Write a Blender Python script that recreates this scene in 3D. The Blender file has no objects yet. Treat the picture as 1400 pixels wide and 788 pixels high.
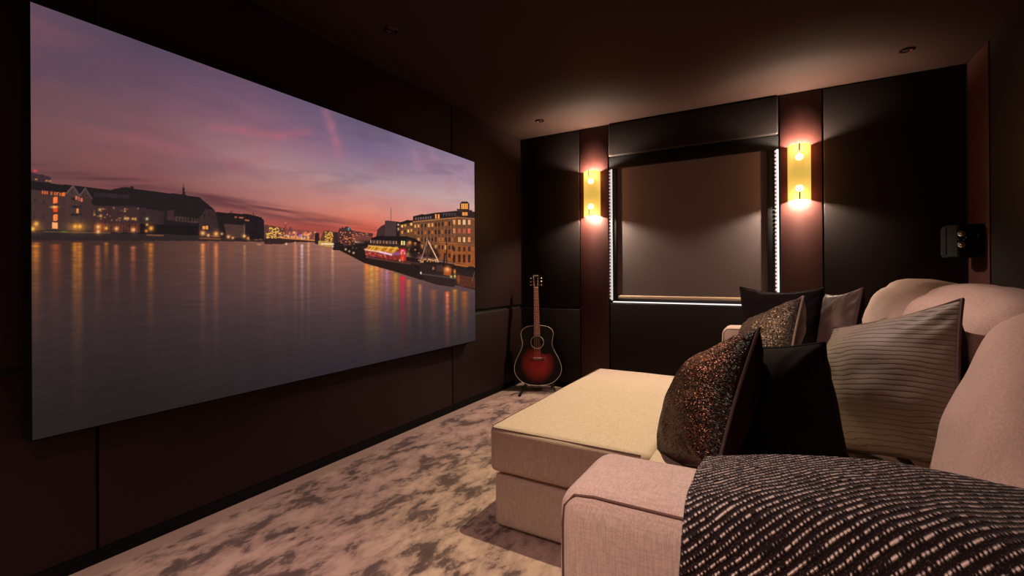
import bpy, bmesh, math, random
import numpy as np
from mathutils import Vector, Matrix, noise
random.seed(4)
PI = math.pi
sc = bpy.context.scene
col = sc.collection
sc.view_settings.view_transform = 'Standard'
sc.view_settings.look = 'None'
sc.view_settings.exposure = 0.0
sc.view_settings.gamma = 1.0
sc.view_settings.use_curve_mapping = False
sc.cycles.use_denoising = True
sc.cycles.max_bounces = 8
sc.cycles.transparent_max_bounces = 12
sc.cycles.sample_clamp_indirect = 4.0

# room: left wall (screen) x=0, window wall y=0, floor z=0, metres
ROOM_X, ROOM_Y, ROOM_Z = 3.39, -5.6, 2.5

# ------------------------------------------------------------------ materials
def srgb(*c):
    return tuple(((v/255)/12.92 if v/255 <= .04045 else ((v/255+.055)/1.055)**2.4) for v in c)

class Mat:
    def __init__(s, name):
        s.m = bpy.data.materials.new(name); s.m.use_nodes = True
        s.t = s.m.node_tree; s.n = s.t.nodes; s.l = s.t.links
        s.b = s.n['Principled BSDF']; s.out = s.n['Material Output']
    def node(s, typ, **kw):
        nd = s.n.new(typ)
        for k, v in kw.items():
            if k in nd.inputs.keys() if not hasattr(nd, k) else False: nd.inputs[k].default_value = v
            else: setattr(nd, k, v)
        return nd
    def inp(s, nd, **kw):
        for k, v in kw.items(): nd.inputs[k.replace('_', ' ')].default_value = v
        return nd
    def link(s, a, b): s.l.new(a, b)
    def coord(s, kind='Object', scale=(1, 1, 1), rot=(0, 0, 0)):
        tc = s.n.new('ShaderNodeTexCoord'); mp = s.n.new('ShaderNodeMapping')
        mp.inputs['Scale'].default_value = scale; mp.inputs['Rotation'].default_value = rot
        s.link(tc.outputs[kind], mp.inputs['Vector']); return mp.outputs[0]
    def noise(s, vec, scale, detail=4, rough=.55, dist=0):
        nd = s.n.new('ShaderNodeTexNoise')
        s.inp(nd, Scale=scale, Detail=detail, Roughness=rough, Distortion=dist); s.link(vec, nd.inputs['Vector'])
        return nd.outputs['Fac']
    def ramp(s, fac, stops):
        r = s.n.new('ShaderNodeValToRGB'); e = r.color_ramp.elements
        while len(e) < len(stops): e.new(.5)
        for el, (p, c) in zip(e, stops):
            el.position = p; el.color = (*c, 1) if len(c) == 3 else c
        s.link(fac, r.inputs[0]); return r.outputs[0]
    def math(s, op, a, b=None, c=None, clamp=False):
        nd = s.n.new('ShaderNodeMath'); nd.operation = op; nd.use_clamp = clamp
        for i, v in enumerate((a, b, c)):
            if v is None: continue
            if isinstance(v, (int, float)): nd.inputs[i].default_value = v
            else: s.link(v, nd.inputs[i])
        return nd.outputs[0]
    def mix(s, fac, a, b, mode='MIX'):
        nd = s.n.new('ShaderNodeMix'); nd.data_type = 'RGBA'; nd.blend_type = mode
        for k, v in ((0, fac), (6, a), (7, b)):
            if isinstance(v, (int, float)): nd.inputs[k].default_value = v
            elif isinstance(v, tuple): nd.inputs[k].default_value = (*v, 1)
            else: s.link(v, nd.inputs[k])
        return nd.outputs[2]
    def bump(s, h, strength=.3, dist=.002):
        nd = s.n.new('ShaderNodeBump'); s.inp(nd, Strength=strength, Distance=dist)
        s.link(h, nd.inputs['Height']); s.link(nd.outputs[0], s.b.inputs['Normal'])
    def base(s, c, rough=.6, metal=0, spec=.5, sheen=0):
        if isinstance(c, tuple): s.b.inputs['Base Color'].default_value = (*c, 1)
        else: s.link(c, s.b.inputs['Base Color'])
        s.inp(s.b, Roughness=rough, Metallic=metal)
        s.b.inputs['Specular IOR Level'].default_value = spec
        if sheen:
            s.b.inputs['Sheen Weight'].default_value = sheen
            s.b.inputs['Sheen Roughness'].default_value = .4
        return s
    def sepxyz(s, vec):
        nd = s.n.new('ShaderNodeSeparateXYZ'); s.link(vec, nd.inputs[0]); return nd.outputs

def simple(name, c, rough=.5, metal=0, spec=.5, grain=0, gscale=200):
    m = Mat(name)
    n_ = m.noise(m.coord(), gscale, 3)
    cc = m.mix(n_, tuple(v*.88 for v in c), tuple(min(1, v*1.1) for v in c))
    m.base(cc, rough, metal, spec)
    if grain: m.bump(n_, grain, .001)
    return m.m

def emit(name, c, strength):
    m = Mat(name); m.base((0, 0, 0))
    m.b.inputs['Emission Color'].default_value = (*c, 1); m.b.inputs['Emission Strength'].default_value = strength
    return m.m

# wall panels: padded dark brown suede-like cloth with a fine horizontal thread
def panel_mat(name, c, rough=.55, spec=.22):
    m = Mat(name); v = m.coord(scale=(1, 1, 1))
    thread = m.noise(m.coord(scale=(30, 30, 420)), 1, 2)
    blotch = m.noise(v, 2.2, 4)
    cc = m.mix(blotch, tuple(x*.82 for x in c), tuple(x*1.15 for x in c))
    cc = m.mix(thread, cc, tuple(x*.72 for x in c))
    m.base(cc, rough, 0, spec); m.bump(thread, .25, .0015)
    return m.m
M = {}
M['panel'] = panel_mat('dark_panel_cloth', srgb(28, 20, 19))
M['panel_side'] = panel_mat('brown_panel_cloth', srgb(38, 20, 18))
M['pilaster'] = panel_mat('russet_pilaster_cloth', srgb(60, 29, 25), .5, .3)
M['gap'] = simple('black_backing', srgb(14, 10, 10), .8)
M['ceiling'] = simple('brown_matt_paint', srgb(48, 33, 29), .85, spec=.08, grain=.08, gscale=120)
M['black'] = simple('satin_black_metal', srgb(14, 11, 11), .5, spec=.3)
M['black_matt'] = simple('matt_black_paint', srgb(8, 6, 6), .85, spec=.15)
M['chrome'] = simple('polished_chrome', (.75, .74, .72), .18, 1)
M['gold'] = simple('brass_tuner_metal', (.85, .55, .35), .25, 1)
M['bronze'] = simple('dark_bronze_metal', srgb(70, 30, 22), .25, .9)

def carpet():
    m = Mat('brushed_viscose_carpet')
    v = m.coord(scale=(1, 1, 1)); w = m.coord(scale=(1.35, .8, 1), rot=(0, 0, .5))
    big = m.noise(w, 5.4, 6, .62, .35)
    mid = m.noise(m.coord(scale=(1.7, .9, 1), rot=(0, 0, -.5)), 15.0, 5, .62, .3)
    fine = m.noise(v, 420, 2)
    s = m.math('ADD', m.math('MULTIPLY', big, .66), m.math('MULTIPLY', mid, .34))
    # a plain brushed border follows the screen wall
    bd = m.math('MULTIPLY', m.math('SUBTRACT', m.sepxyz(v)[0], .06), 25, clamp=True)
    s = m.math('ADD', m.math('MULTIPLY', s, bd), m.math('MULTIPLY', m.math('SUBTRACT', 1, bd), .5))
    base_ = m.ramp(s, [(.405, srgb(44, 32, 31)), (.445, srgb(90, 69, 64)), (.482, srgb(158, 129, 118)), (.58, srgb(200, 167, 151))])
    soft = m.noise(m.coord(scale=(.8, 1.6, 1), rot=(0, 0, .3)), 3.4, 4)
    c = m.mix(m.math('MULTIPLY', soft, .45), base_, srgb(132, 104, 102))
    c = m.mix(m.math('MULTIPLY', fine, .5), c, m.mix(.5, c, srgb(104, 78, 76)))
    m.base(c, .9, 0, .15, sheen=.25)
    h = m.math('ADD', m.math('MULTIPLY', s, 3), fine); m.bump(h, .5, .004)
    return m.m
M['carpet'] = carpet()

def weave_mat(name, c, scale=520, strength=.5, c2=None, sheen=.2):
    m = Mat(name)
    a = m.noise(m.coord(scale=(1, .1, 1)), scale, 2); b = m.noise(m.coord(scale=(.1, 1, 1)), scale, 2); d = m.noise(m.coord(scale=(1, 1, .06)), scale, 2)
    t = m.math('MULTIPLY', m.math('ADD', m.math('ADD', a, b), m.math('MULTIPLY', d, 1.4)), 1/3.4)
    big = m.noise(m.coord(), 5, 3)
    cc = m.mix(m.ramp(t, [(.42, (0, 0, 0)), (.58, (1, 1, 1))]), tuple(x*.82 for x in c), tuple(min(1, x*1.12) for x in c))
    cc = m.mix(m.math('MULTIPLY', big, .15), cc, tuple(x*.85 for x in c))
    m.base(cc, .85, 0, .2, sheen=sheen); m.bump(t, strength, .0015)
    return m.m
M['linen'] = weave_mat('oatmeal_linen', srgb(186, 160, 146), 330)
M['linen_back'] = weave_mat('oatmeal_linen_cushion', srgb(180, 150, 138), 420, .35)
M['seam'] = simple('brown_seam_thread', srgb(96, 64, 56), .8)

# ------------------------------------------------------------------ object helpers
def wmat(o):
    m = Matrix.LocRotScale(o.location, o.rotation_euler, o.scale)
    return (wmat(o.parent) @ m) if o.parent else m

def smooth(me, angle=None):
    for p in me.polygons: p.use_smooth = True
    if angle is not None:
        try: me.set_sharp_from_angle(angle=angle)
        except Exception: pass

def obj(name, bm, mat, parent=None, world=True, sharp=.7, base=True):
    """one mesh object; verts come in world metres (world=True) or in the parent's own space"""
    me = bpy.data.meshes.new(name)
    if isinstance(bm, bmesh.types.BMesh):
        bmesh.ops.recalc_face_normals(bm, faces=bm.faces); bm.to_mesh(me); bm.free()
    else:
        me.from_pydata(bm[0], [], bm[1])
    for mm in (mat if isinstance(mat, (list, tuple)) else [mat]): me.materials.append(mm)
    smooth(me, sharp)
    o = bpy.data.objects.new(name, me); col.objects.link(o)
    if parent is not None:
        o.parent = parent
        if world: me.transform(wmat(parent).inverted())
    elif base and len(me.vertices):
        co = np.array([v.co[:] for v in me.vertices])
        c = Vector(((co[:, 0].min()+co[:, 0].max())/2, (co[:, 1].min()+co[:, 1].max())/2, co[:, 2].min()))
        me.transform(Matrix.Translation(-c)); o.location = c
    return o

def tag(o, label, cat, group=None, kind=None):
    o['label'] = label; o['category'] = cat
    if group: o['group'] = group
    if kind: o['kind'] = kind
    return o

def thing(name, label, cat, loc=(0, 0, 0), rot=(0, 0, 0), group=None):
    o = bpy.data.objects.new(name, None); col.objects.link(o)
    o.empty_display_size = .1
    o.location = loc; o.rotation_euler = rot
    return tag(o, label, cat, group)

def struct(name, bm, mat, parent=None, **k):
    o = obj(name, bm, mat, parent, base=False, **k)
    if parent is None: o['kind'] = 'structure'
    return o

def box(bm, lo, hi, bevel=0, seg=2):
    g = bmesh.ops.create_cube(bm, size=1)
    c = [(a+b)/2 for a, b in zip(lo, hi)]; s = [abs(b-a) for a, b in zip(lo, hi)]
    for v in g['verts']: v.co = Vector((c[i]+v.co[i]*s[i] for i in range(3)))
    if bevel:
        es = set(e for v in g['verts'] for e in v.link_edges)
        bmesh.ops.bevel(bm, geom=list(es), offset=bevel, segments=seg, affect='EDGES', profile=.5)
    return bm
def B(lo, hi, bevel=0, seg=2): return box(bmesh.new(), lo, hi, bevel, seg)

def tube(bm, pts, r, seg=8, closed=False, caps=True):
    pts = [Vector(p) for p in pts]; n = len(pts); rings = []
    rr = r if isinstance(r, (list, tuple)) else [r]*n
    t0 = (pts[1]-pts[0]).normalized(); up = Vector((0, 0, 1)) if abs(t0.z) < .9 else Vector((1, 0, 0))
    nrm = t0.cross(up).normalized()
    for i, p in enumerate(pts):
        a = pts[i-1] if (i > 0 or closed) else p; b = pts[(i+1) % n] if (i < n-1 or closed) else p
        t = (b-a).normalized(); nrm = (nrm-t*nrm.dot(t)).normalized(); bn = t.cross(nrm)
        rings.append([bm.verts.new(p+(nrm*math.cos(2*PI*k/seg)+bn*math.sin(2*PI*k/seg))*rr[i]) for k in range(seg)])
    for i in range(n if closed else n-1):
        A, C = rings[i], rings[(i+1) % n]
        for k in range(seg): bm.faces.new((A[k], A[(k+1) % seg], C[(k+1) % seg], C[k]))
    if caps and not closed:
        bm.faces.new(rings[0][::-1]); bm.faces.new(rings[-1])
    return bm
def T(pts, r, seg=8, closed=False): return tube(bmesh.new(), pts, r, seg, closed)

def lathe(bm, prof, c=(0, 0, 0), seg=24, mtx=None):
    rings = []
    for r, z in prof:
        rings.append([bm.verts.new(Vector((r*math.cos(2*PI*k/seg), r*math.sin(2*PI*k/seg), z))) for k in range(seg)])
    for A, C in zip(rings, rings[1:]):
        for k in range(seg): bm.faces.new((A[k], A[(k+1) % seg], C[(k+1) % seg], C[k]))
    if prof[0][0] > 1e-6: bm.faces.new(rings[0][::-1])
    if prof[-1][0] > 1e-6: bm.faces.new(rings[-1])
    m = Matrix.Translation(c) @ (mtx if mtx else Matrix())
    for R in rings:
        for v in R: v.co = m @ v.co
    return bm

def soft_box(lo, hi, r=.05, puff=0.0, n=(24, 24, 10), lean=None, wrinkle=0, wscale=3, puffs=None):
    """rounded upholstered block; puff = how far each face swells (x, y, z)"""
    if not isinstance(puff, (tuple, list)): puff = (puff,)*3
    half = Vector(((hi[i]-lo[i])/2 for i in range(3))); c = Vector(((hi[i]+lo[i])/2 for i in range(3)))
    V, F, idx = [], [], {}
    def vert(p):
        key = tuple(round(a, 5) for a in p)
        if key in idx: return idx[key]
        P = Vector((p[i]*half[i] for i in range(3)))
        inner = Vector((max(-(half[i]-r), min(half[i]-r, P[i])) for i in range(3)))
        d = P-inner; nn = d.normalized() if d.length > 1e-9 else Vector()
        out = inner+nn*r
        for i in range(3):
            if abs(abs(p[i])-1) < 1e-6:
                j, k = [q for q in range(3) if q != i]
                out[i] += math.copysign(puff[i]*(1-p[j]**4)*(1-p[k]**4), p[i])
        w = out+c
        if wrinkle:
            q = w*wscale; w = w+nn*wrinkle*(noise.noise(q)+.5*noise.noise(q*2.3))
        if lean: w = lean(w, p)
        idx[key] = len(V); V.append(w[:]); return idx[key]
    def steps(i):
        k = n[i]; e = r/half[i]
        s = [-1, -1+e*.35, -1+e*.7]+[-1+e+(2-2*e)*t/k for t in range(k+1)]+[1-e*.7, 1-e*.35, 1]
        return s
    for i in range(3):
        j, k = (i+1) % 3, (i+2) % 3
        sj, sk = steps(j), steps(k)
        for sg in (-1, 1):
            for a in range(len(sj)-1):
                for b in range(len(sk)-1):
                    q = []
                    for (x, y) in ((sj[a], sk[b]), (sj[a+1], sk[b]), (sj[a+1], sk[b+1]), (sj[a], sk[b+1])):
                        p = [0, 0, 0]; p[i] = sg; p[j] = x; p[k] = y; q.append(vert(p))
                    F.append(q if sg > 0 else q[::-1])
    return V, F

# ------------------------------------------------------------------ the room
struct('floor', B((-.12, ROOM_Y-.1, -.12), (ROOM_X+.12, .32, 0)), M['carpet'])
struct('ceiling', B((-.12, ROOM_Y-.1, ROOM_Z), (ROOM_X+.12, .32, ROOM_Z+.1)), M['ceiling'])

def wall_panels(parent, axis, face, spans, zs, mat, depth=.022, out=1):
    """padded panels standing on a wall plane; axis='x' panels run along y, axis='y' panels run along x"""
    for (a, b) in spans:
        for (z0, z1) in zs:
            lo, hi = ((face, a, z0), (face+out*depth, b, z1)) if axis == 'x' else ((a, face, z0), (b, face+out*depth, z1))
            lo, hi = tuple(min(p, q) for p, q in zip(lo, hi)), tuple(max(p, q) for p, q in zip(lo, hi))
            struct('wall_panel', B(lo, hi, .0075, 3), mat, parent)

ZS = [(.055, .772), (.803, ROOM_Z-.004)]
wl = struct('wall_left', B((-.12, ROOM_Y, 0), (-.022, 0, ROOM_Z)), M['gap'])
G = .004
ysp = [(-5.6, -3.432), (-3.424, -1.172), (-1.164, -.004)]
wall_panels(wl, 'x', -.022, ysp, ZS, M['panel_side'])
wr = struct('wall_right', B((ROOM_X+.022, ROOM_Y, 0), (ROOM_X+.12, 0, ROOM_Z)), M['gap'])
wall_panels(wr, 'x', ROOM_X+.022, [(-5.6, -3.0), (-2.99, -1.6), (-1.59, -.37)], ZS, M['panel'], out=-1)
# window wall: opening x .93..2.30, z .845..2.196
WX0, WX1, WZ0, WZ1 = .932, 2.300, .845, 2.19
bm = bmesh.new()
box(bm, (-.12, .022, 0), (WX0, .16, ROOM_Z)); box(bm, (WX1, .022, 0), (ROOM_X+.12, .16, ROOM_Z))
box(bm, (WX0, .022, 0), (WX1, .16, WZ0)); box(bm, (WX0, .022, WZ1), (WX1, .16, ROOM_Z))
wb = struct('wall_back', bm, M['gap'])
wall_panels(wb, 'y', .022, [(.004, .640)], ZS, M['panel'], out=-1)
wall_panels(wb, 'y', .022, [(2.590, 3.386)], ZS, M['panel'], out=-1)
wall_panels(wb, 'y', .022, [(WX0+.004, WX1-.004)], [(.055, WZ0-.004)], M['panel'], out=-1)
struct('header_panel', B((WX0+.003, -.03, WZ1+.004), (WX1-.003, .022, ROOM_Z-.004), .014, 4), M['panel'], wb)
wre = struct('wall_rear', B((-.12, ROOM_Y-.12, 0), (ROOM_X+.12, ROOM_Y, ROOM_Z)), M['panel'])
for k, (a, b) in enumerate(((.648, .924), (2.308, 2.582))):
    struct('trim_%d' % (k+1), B((a, -.004, .0), (b, .022, ROOM_Z-.002), .004, 2), M['pilaster'])
struct('trim_3', B((ROOM_X-.004, -.36, 0), (ROOM_X+.022, -.004, ROOM_Z-.002), .004, 2), M['pilaster'])
struct('baseboard_left', B((-.022, ROOM_Y, 0), (-.004, 0, .055)), M['black_matt'])
struct('baseboard_back', B((0, .004, 0), (ROOM_X, .022, .055)), M['black_matt'])

# window: reveal, frame, pane with the bright day outside
wn = bpy.data.objects.new('window_1', None); col.objects.link(wn); wn.location = ((WX0+WX1)/2, .16, WZ0); wn['kind'] = 'structure'
fr = bmesh.new()
for lo, hi in (((WX0, .14, WZ0), (WX0+.05, .20, WZ1)), ((WX1-.05, .14, WZ0), (WX1, .20, WZ1)), ((WX0+.05, .14, WZ0), (WX1-.05, .20, WZ0+.05)),
               ((WX0+.05, .14, WZ1-.05), (WX1-.05, .20, WZ1)), (((WX0+WX1)/2-.02, .14, WZ0+.05), ((WX0+WX1)/2+.02, .20, WZ1-.05))):
    box(fr, lo, hi, .004)
struct('window_frame', fr, simple('white_window_paint', (.6, .6, .58), .4), wn)
gl = Mat('window_glass'); gl.base((.9, .95, 1), .02); gl.b.inputs['Transmission Weight'].default_value = 1
struct('window_pane', B((WX0+.05, .168, WZ0+.05), (WX1-.05, .174, WZ1-.05)), gl.m, wn)

# ------------------------------------------------------------------ roller blind with side guides and glowing strips for leaking daylight
bl = thing('roller_blind', 'taupe roller blind drawn down over the window', 'roller blind', ((WX0+WX1)/2, .03, WZ0))
m = Mat('taupe_blind_cloth'); hth = m.noise(m.coord(scale=(18, 1, 300)), 1, 2)
m.base(m.mix(hth, srgb(90, 78, 78), srgb(106, 92, 92)), .62, 0, .4); m.bump(hth, .15, .0008)
BX0, BX1 = .965, 2.268
obj('blind_cloth', B((BX0+.01, .030, .90), (BX1-.01, .0325, 2.15)), m.m, bl)
obj('cassette', B((WX0+.002, -.002, 2.087), (WX1-.002, .085, WZ1), .006), M['black_matt'], bl)
for a, b in ((BX0-.004, BX0+.034), (BX1-.05, BX1+.004)):
    obj('guide_channel', B((a, .012, .865), (b, .05, 2.087), .003), M['black'], bl)
obj('bottom_bar', B((BX0+.038, .018, .885), (BX1-.054, .032, .912), .006, 3), simple('beige_hem_bar', srgb(205, 178, 150), .4), bl)
def strip(lo, hi, dots, label, power=1.25):  # emissive strips stand in for daylight leaking round the blind
    E_ST = emit('white_daylight_leak', (1, .93, .90), power)
    t = thing('daylight_leak_strip', label, 'daylight leak', ((lo[0]+hi[0])/2, lo[1], lo[2]))
    obj('strip_backing', B((lo[0]-.004, lo[1]+.008, lo[2]), (hi[0]+.004, lo[1]+.014, hi[2])), M['black'], t)
    obj('leak_glow', B(lo, (hi[0], lo[1]+.008, hi[2]), .002), E_ST, t)
    if dots:
        bm = bmesh.new(); z = lo[2]+.02
        while z < hi[2]-.01:
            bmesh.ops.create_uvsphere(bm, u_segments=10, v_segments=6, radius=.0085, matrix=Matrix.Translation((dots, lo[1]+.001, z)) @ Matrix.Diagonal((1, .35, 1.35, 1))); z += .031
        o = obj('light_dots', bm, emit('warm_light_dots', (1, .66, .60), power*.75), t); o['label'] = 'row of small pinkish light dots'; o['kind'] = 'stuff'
    return t
strip((.9445, .004, .868), (.9600, .012, 2.083), .9385, 'narrow white glow strip for daylight leaking down the left edge of the window blind', .75)
strip((2.2835, .004, .868), (2.2985, .012, 2.083), 2.279, 'narrow white glow strip for daylight leaking down the right edge of the window blind')
strip((WX0+.03, .004, .848), (WX1-.03, .012, .858), None, 'thin white glow strip for daylight leaking along the sill under the window blind')

# ------------------------------------------------------------------ wall lamps
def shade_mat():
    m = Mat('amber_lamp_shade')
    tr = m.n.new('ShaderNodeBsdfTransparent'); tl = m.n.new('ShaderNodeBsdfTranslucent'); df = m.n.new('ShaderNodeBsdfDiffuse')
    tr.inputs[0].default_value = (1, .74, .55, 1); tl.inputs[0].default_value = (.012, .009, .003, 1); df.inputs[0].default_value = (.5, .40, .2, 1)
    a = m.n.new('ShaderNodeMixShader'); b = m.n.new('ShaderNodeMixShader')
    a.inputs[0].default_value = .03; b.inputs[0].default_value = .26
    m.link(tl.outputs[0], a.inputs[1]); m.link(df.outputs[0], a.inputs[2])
    em = m.n.new('ShaderNodeEmission'); em.inputs[0].default_value = (1, .655, .125, 1); em.inputs[1].default_value = .74   # even glow added to the shade, standing for bulb light through it
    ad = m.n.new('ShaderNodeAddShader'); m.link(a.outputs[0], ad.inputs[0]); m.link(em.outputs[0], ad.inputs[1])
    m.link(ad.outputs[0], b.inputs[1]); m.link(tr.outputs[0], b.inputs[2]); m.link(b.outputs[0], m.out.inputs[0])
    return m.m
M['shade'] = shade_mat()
M['bulb'] = emit('glowing_bulb', (1, .90, .70), 55)
SCONCE_W = 130
def wall_lamp(x, zc, y, facing, label):
    """half-round shade open at top and bottom, two bulbs on stems"""
    s = -1 if facing < 0 else 1
    t = thing('wall_lamp', label, 'wall lamp', (x, y, zc), (0, 0, 0 if s < 0 else PI), 'half-round amber wall lamps')
    R_, H_, t_ = .076, .42, .003
    obj('backplate', B((-.03, -.012, -.16), (.03, -.001, .16), .004), M['bronze'], t, world=False)
    V, F = [], []; N = 28
    for rr in (R_, R_-t_):
        for z in (-H_/2, H_/2):
            V.append((-rr, -.001, z))
            for k in range(N+1):
                a = PI+PI*k/N
                V.append((rr*math.cos(a), -.022+rr*1.05*math.sin(a), z))
            V.append((rr, -.001, z))
    N += 2; q = N+1
    for k in range(N):
        F += [(k, k+1, q+k+1, q+k), (2*q+k, 3*q+k, 3*q+k+1, 2*q+k+1), (k, 2*q+k, 2*q+k+1, k+1), (q+k, q+k+1, 3*q+k+1, 3*q+k)]
    F += [(0, q, 3*q, 2*q), (N, 2*q+N, 3*q+N, q+N)]
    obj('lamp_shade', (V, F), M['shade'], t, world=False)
    for sg in (-1, 1):
        obj('lamp_holder', T([(0, -.052, sg*.205), (0, -.052, sg*.150)], .0065, 10), M['bronze'], t, world=False)
        bm = bmesh.new()
        bmesh.ops.create_uvsphere(bm, u_segments=20, v_segments=12, radius=.025, matrix=Matrix.Translation((0, -.052, sg*.118)) @ Matrix.Diagonal((1.15, 1, 1.05, 1)))
        b = obj('bulb', bm, M['bulb'], t, world=False)
        L = bpy.data.lights.new('bulb_light', 'POINT'); L.energy = SCONCE_W; L.color = (1, .80, .60); L.shadow_soft_size = .012
        lo = bpy.data.objects.new('bulb_light', L); col.objects.link(lo); lo.parent = t; lo.location = (0, -.056, sg*.185)
    for sg in (-1, 1):
        obj('clip', B((-.0045, -.022-R_*1.05-.006, sg*.21-.0275*(1+sg)), (.0045, -.022-R_*1.05-.001, sg*.21+.0275*(1-sg)), .001), M['bronze'], t, world=False)
    obj('stay', T([(0, -.012, -.2), (0, -.03, -.2), (0, -.052, -.2)], .004, 8), M['bronze'], t, world=False)
    obj('stay', T([(0, -.012, .2), (0, -.03, .2), (0, -.052, .2)], .004, 8), M['bronze'], t, world=False)
    return t
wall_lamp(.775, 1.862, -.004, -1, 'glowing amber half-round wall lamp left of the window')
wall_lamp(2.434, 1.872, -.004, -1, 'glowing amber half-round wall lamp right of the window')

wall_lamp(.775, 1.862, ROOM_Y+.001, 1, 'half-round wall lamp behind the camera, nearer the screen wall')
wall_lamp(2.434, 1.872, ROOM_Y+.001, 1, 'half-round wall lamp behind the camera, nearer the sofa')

# ------------------------------------------------------------------ ceiling downlights
def downlight(x, y, label, beams=(), rad=.02, aim=None):
    watt, color = (1, beams[0][1]) if beams else (0, None)
    t = thing('ceiling_spotlight', label, 'spotlight', (x, y, ROOM_Z), (0, 0, 0), 'small recessed ceiling spotlights')
    bm = bmesh.new(); lathe(bm, [(.022, -.0005), (.038, -.0005), (.040, -.004), (.030, -.007), (.026, -.004), (.022, -.0005)], seg=32)
    obj('bezel', bm, M['bronze'] if not watt else M['black'], t, world=False)
    bm = bmesh.new(); lathe(bm, [(.024, -.002), (.018, -.004), (.006, -.0055), (0, -.006)], seg=24)
    obj('lens', bm, M['black'] if not watt else emit('lit_lens', color, 4), t, world=False)
    for watt, color, cone, blend in beams:
        L = bpy.data.lights.new('spot_light', 'SPOT'); L.energy = watt; L.color = color; L.spot_size = math.radians(cone)
        L.spot_blend = blend; L.shadow_soft_size = rad
        o = bpy.data.objects.new('spot_light', L); col.objects.link(o); o.parent = t; o.location = (0, 0, -.03)
        if aim:
            d = Vector(aim)-Vector((x, y, ROOM_Z-.03)); o.rotation_euler = d.to_track_quat('-Z', 'Y').to_euler()
    return t
downlight(.413, -2.258, 'small unlit ceiling spotlight high above the middle of the big screen')
downlight(2.996, -.449, 'small unlit ceiling spotlight right of the ceiling glow of the right wall lamp')
downlight(.433, -.430, 'small unlit ceiling spotlight above the guitar corner')
downlight(1.70, -2.02, 'lit ceiling spotlight straight above the footstool', [(95, (.88, .95, .30), 58, .6), (150, (1, .77, .66), 90, .35)], .015)
downlight(1.70, -4.45, 'lit ceiling spotlight behind the sofa arm', [(165, (1, .72, .66), 98, .7), (14, (1, .72, .64), 165, .4)], .03)

# ------------------------------------------------------------------ cinema screen on the left wall, showing a river city at dusk
SY0, SY1, SZ0, SZ1, SX = -3.6305, -.9608, .5559, 2.0601, .08
scr = thing('cinema_screen', 'huge wall-mounted screen showing a river city at dusk', 'screen', (0, (SY0+SY1)/2, SZ0))
obj('casing', B((.001, SY0-.006, SZ0-.006), (SX-.003, SY1+.006, SZ1+.006), .002), M['black_matt'], scr)

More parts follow.
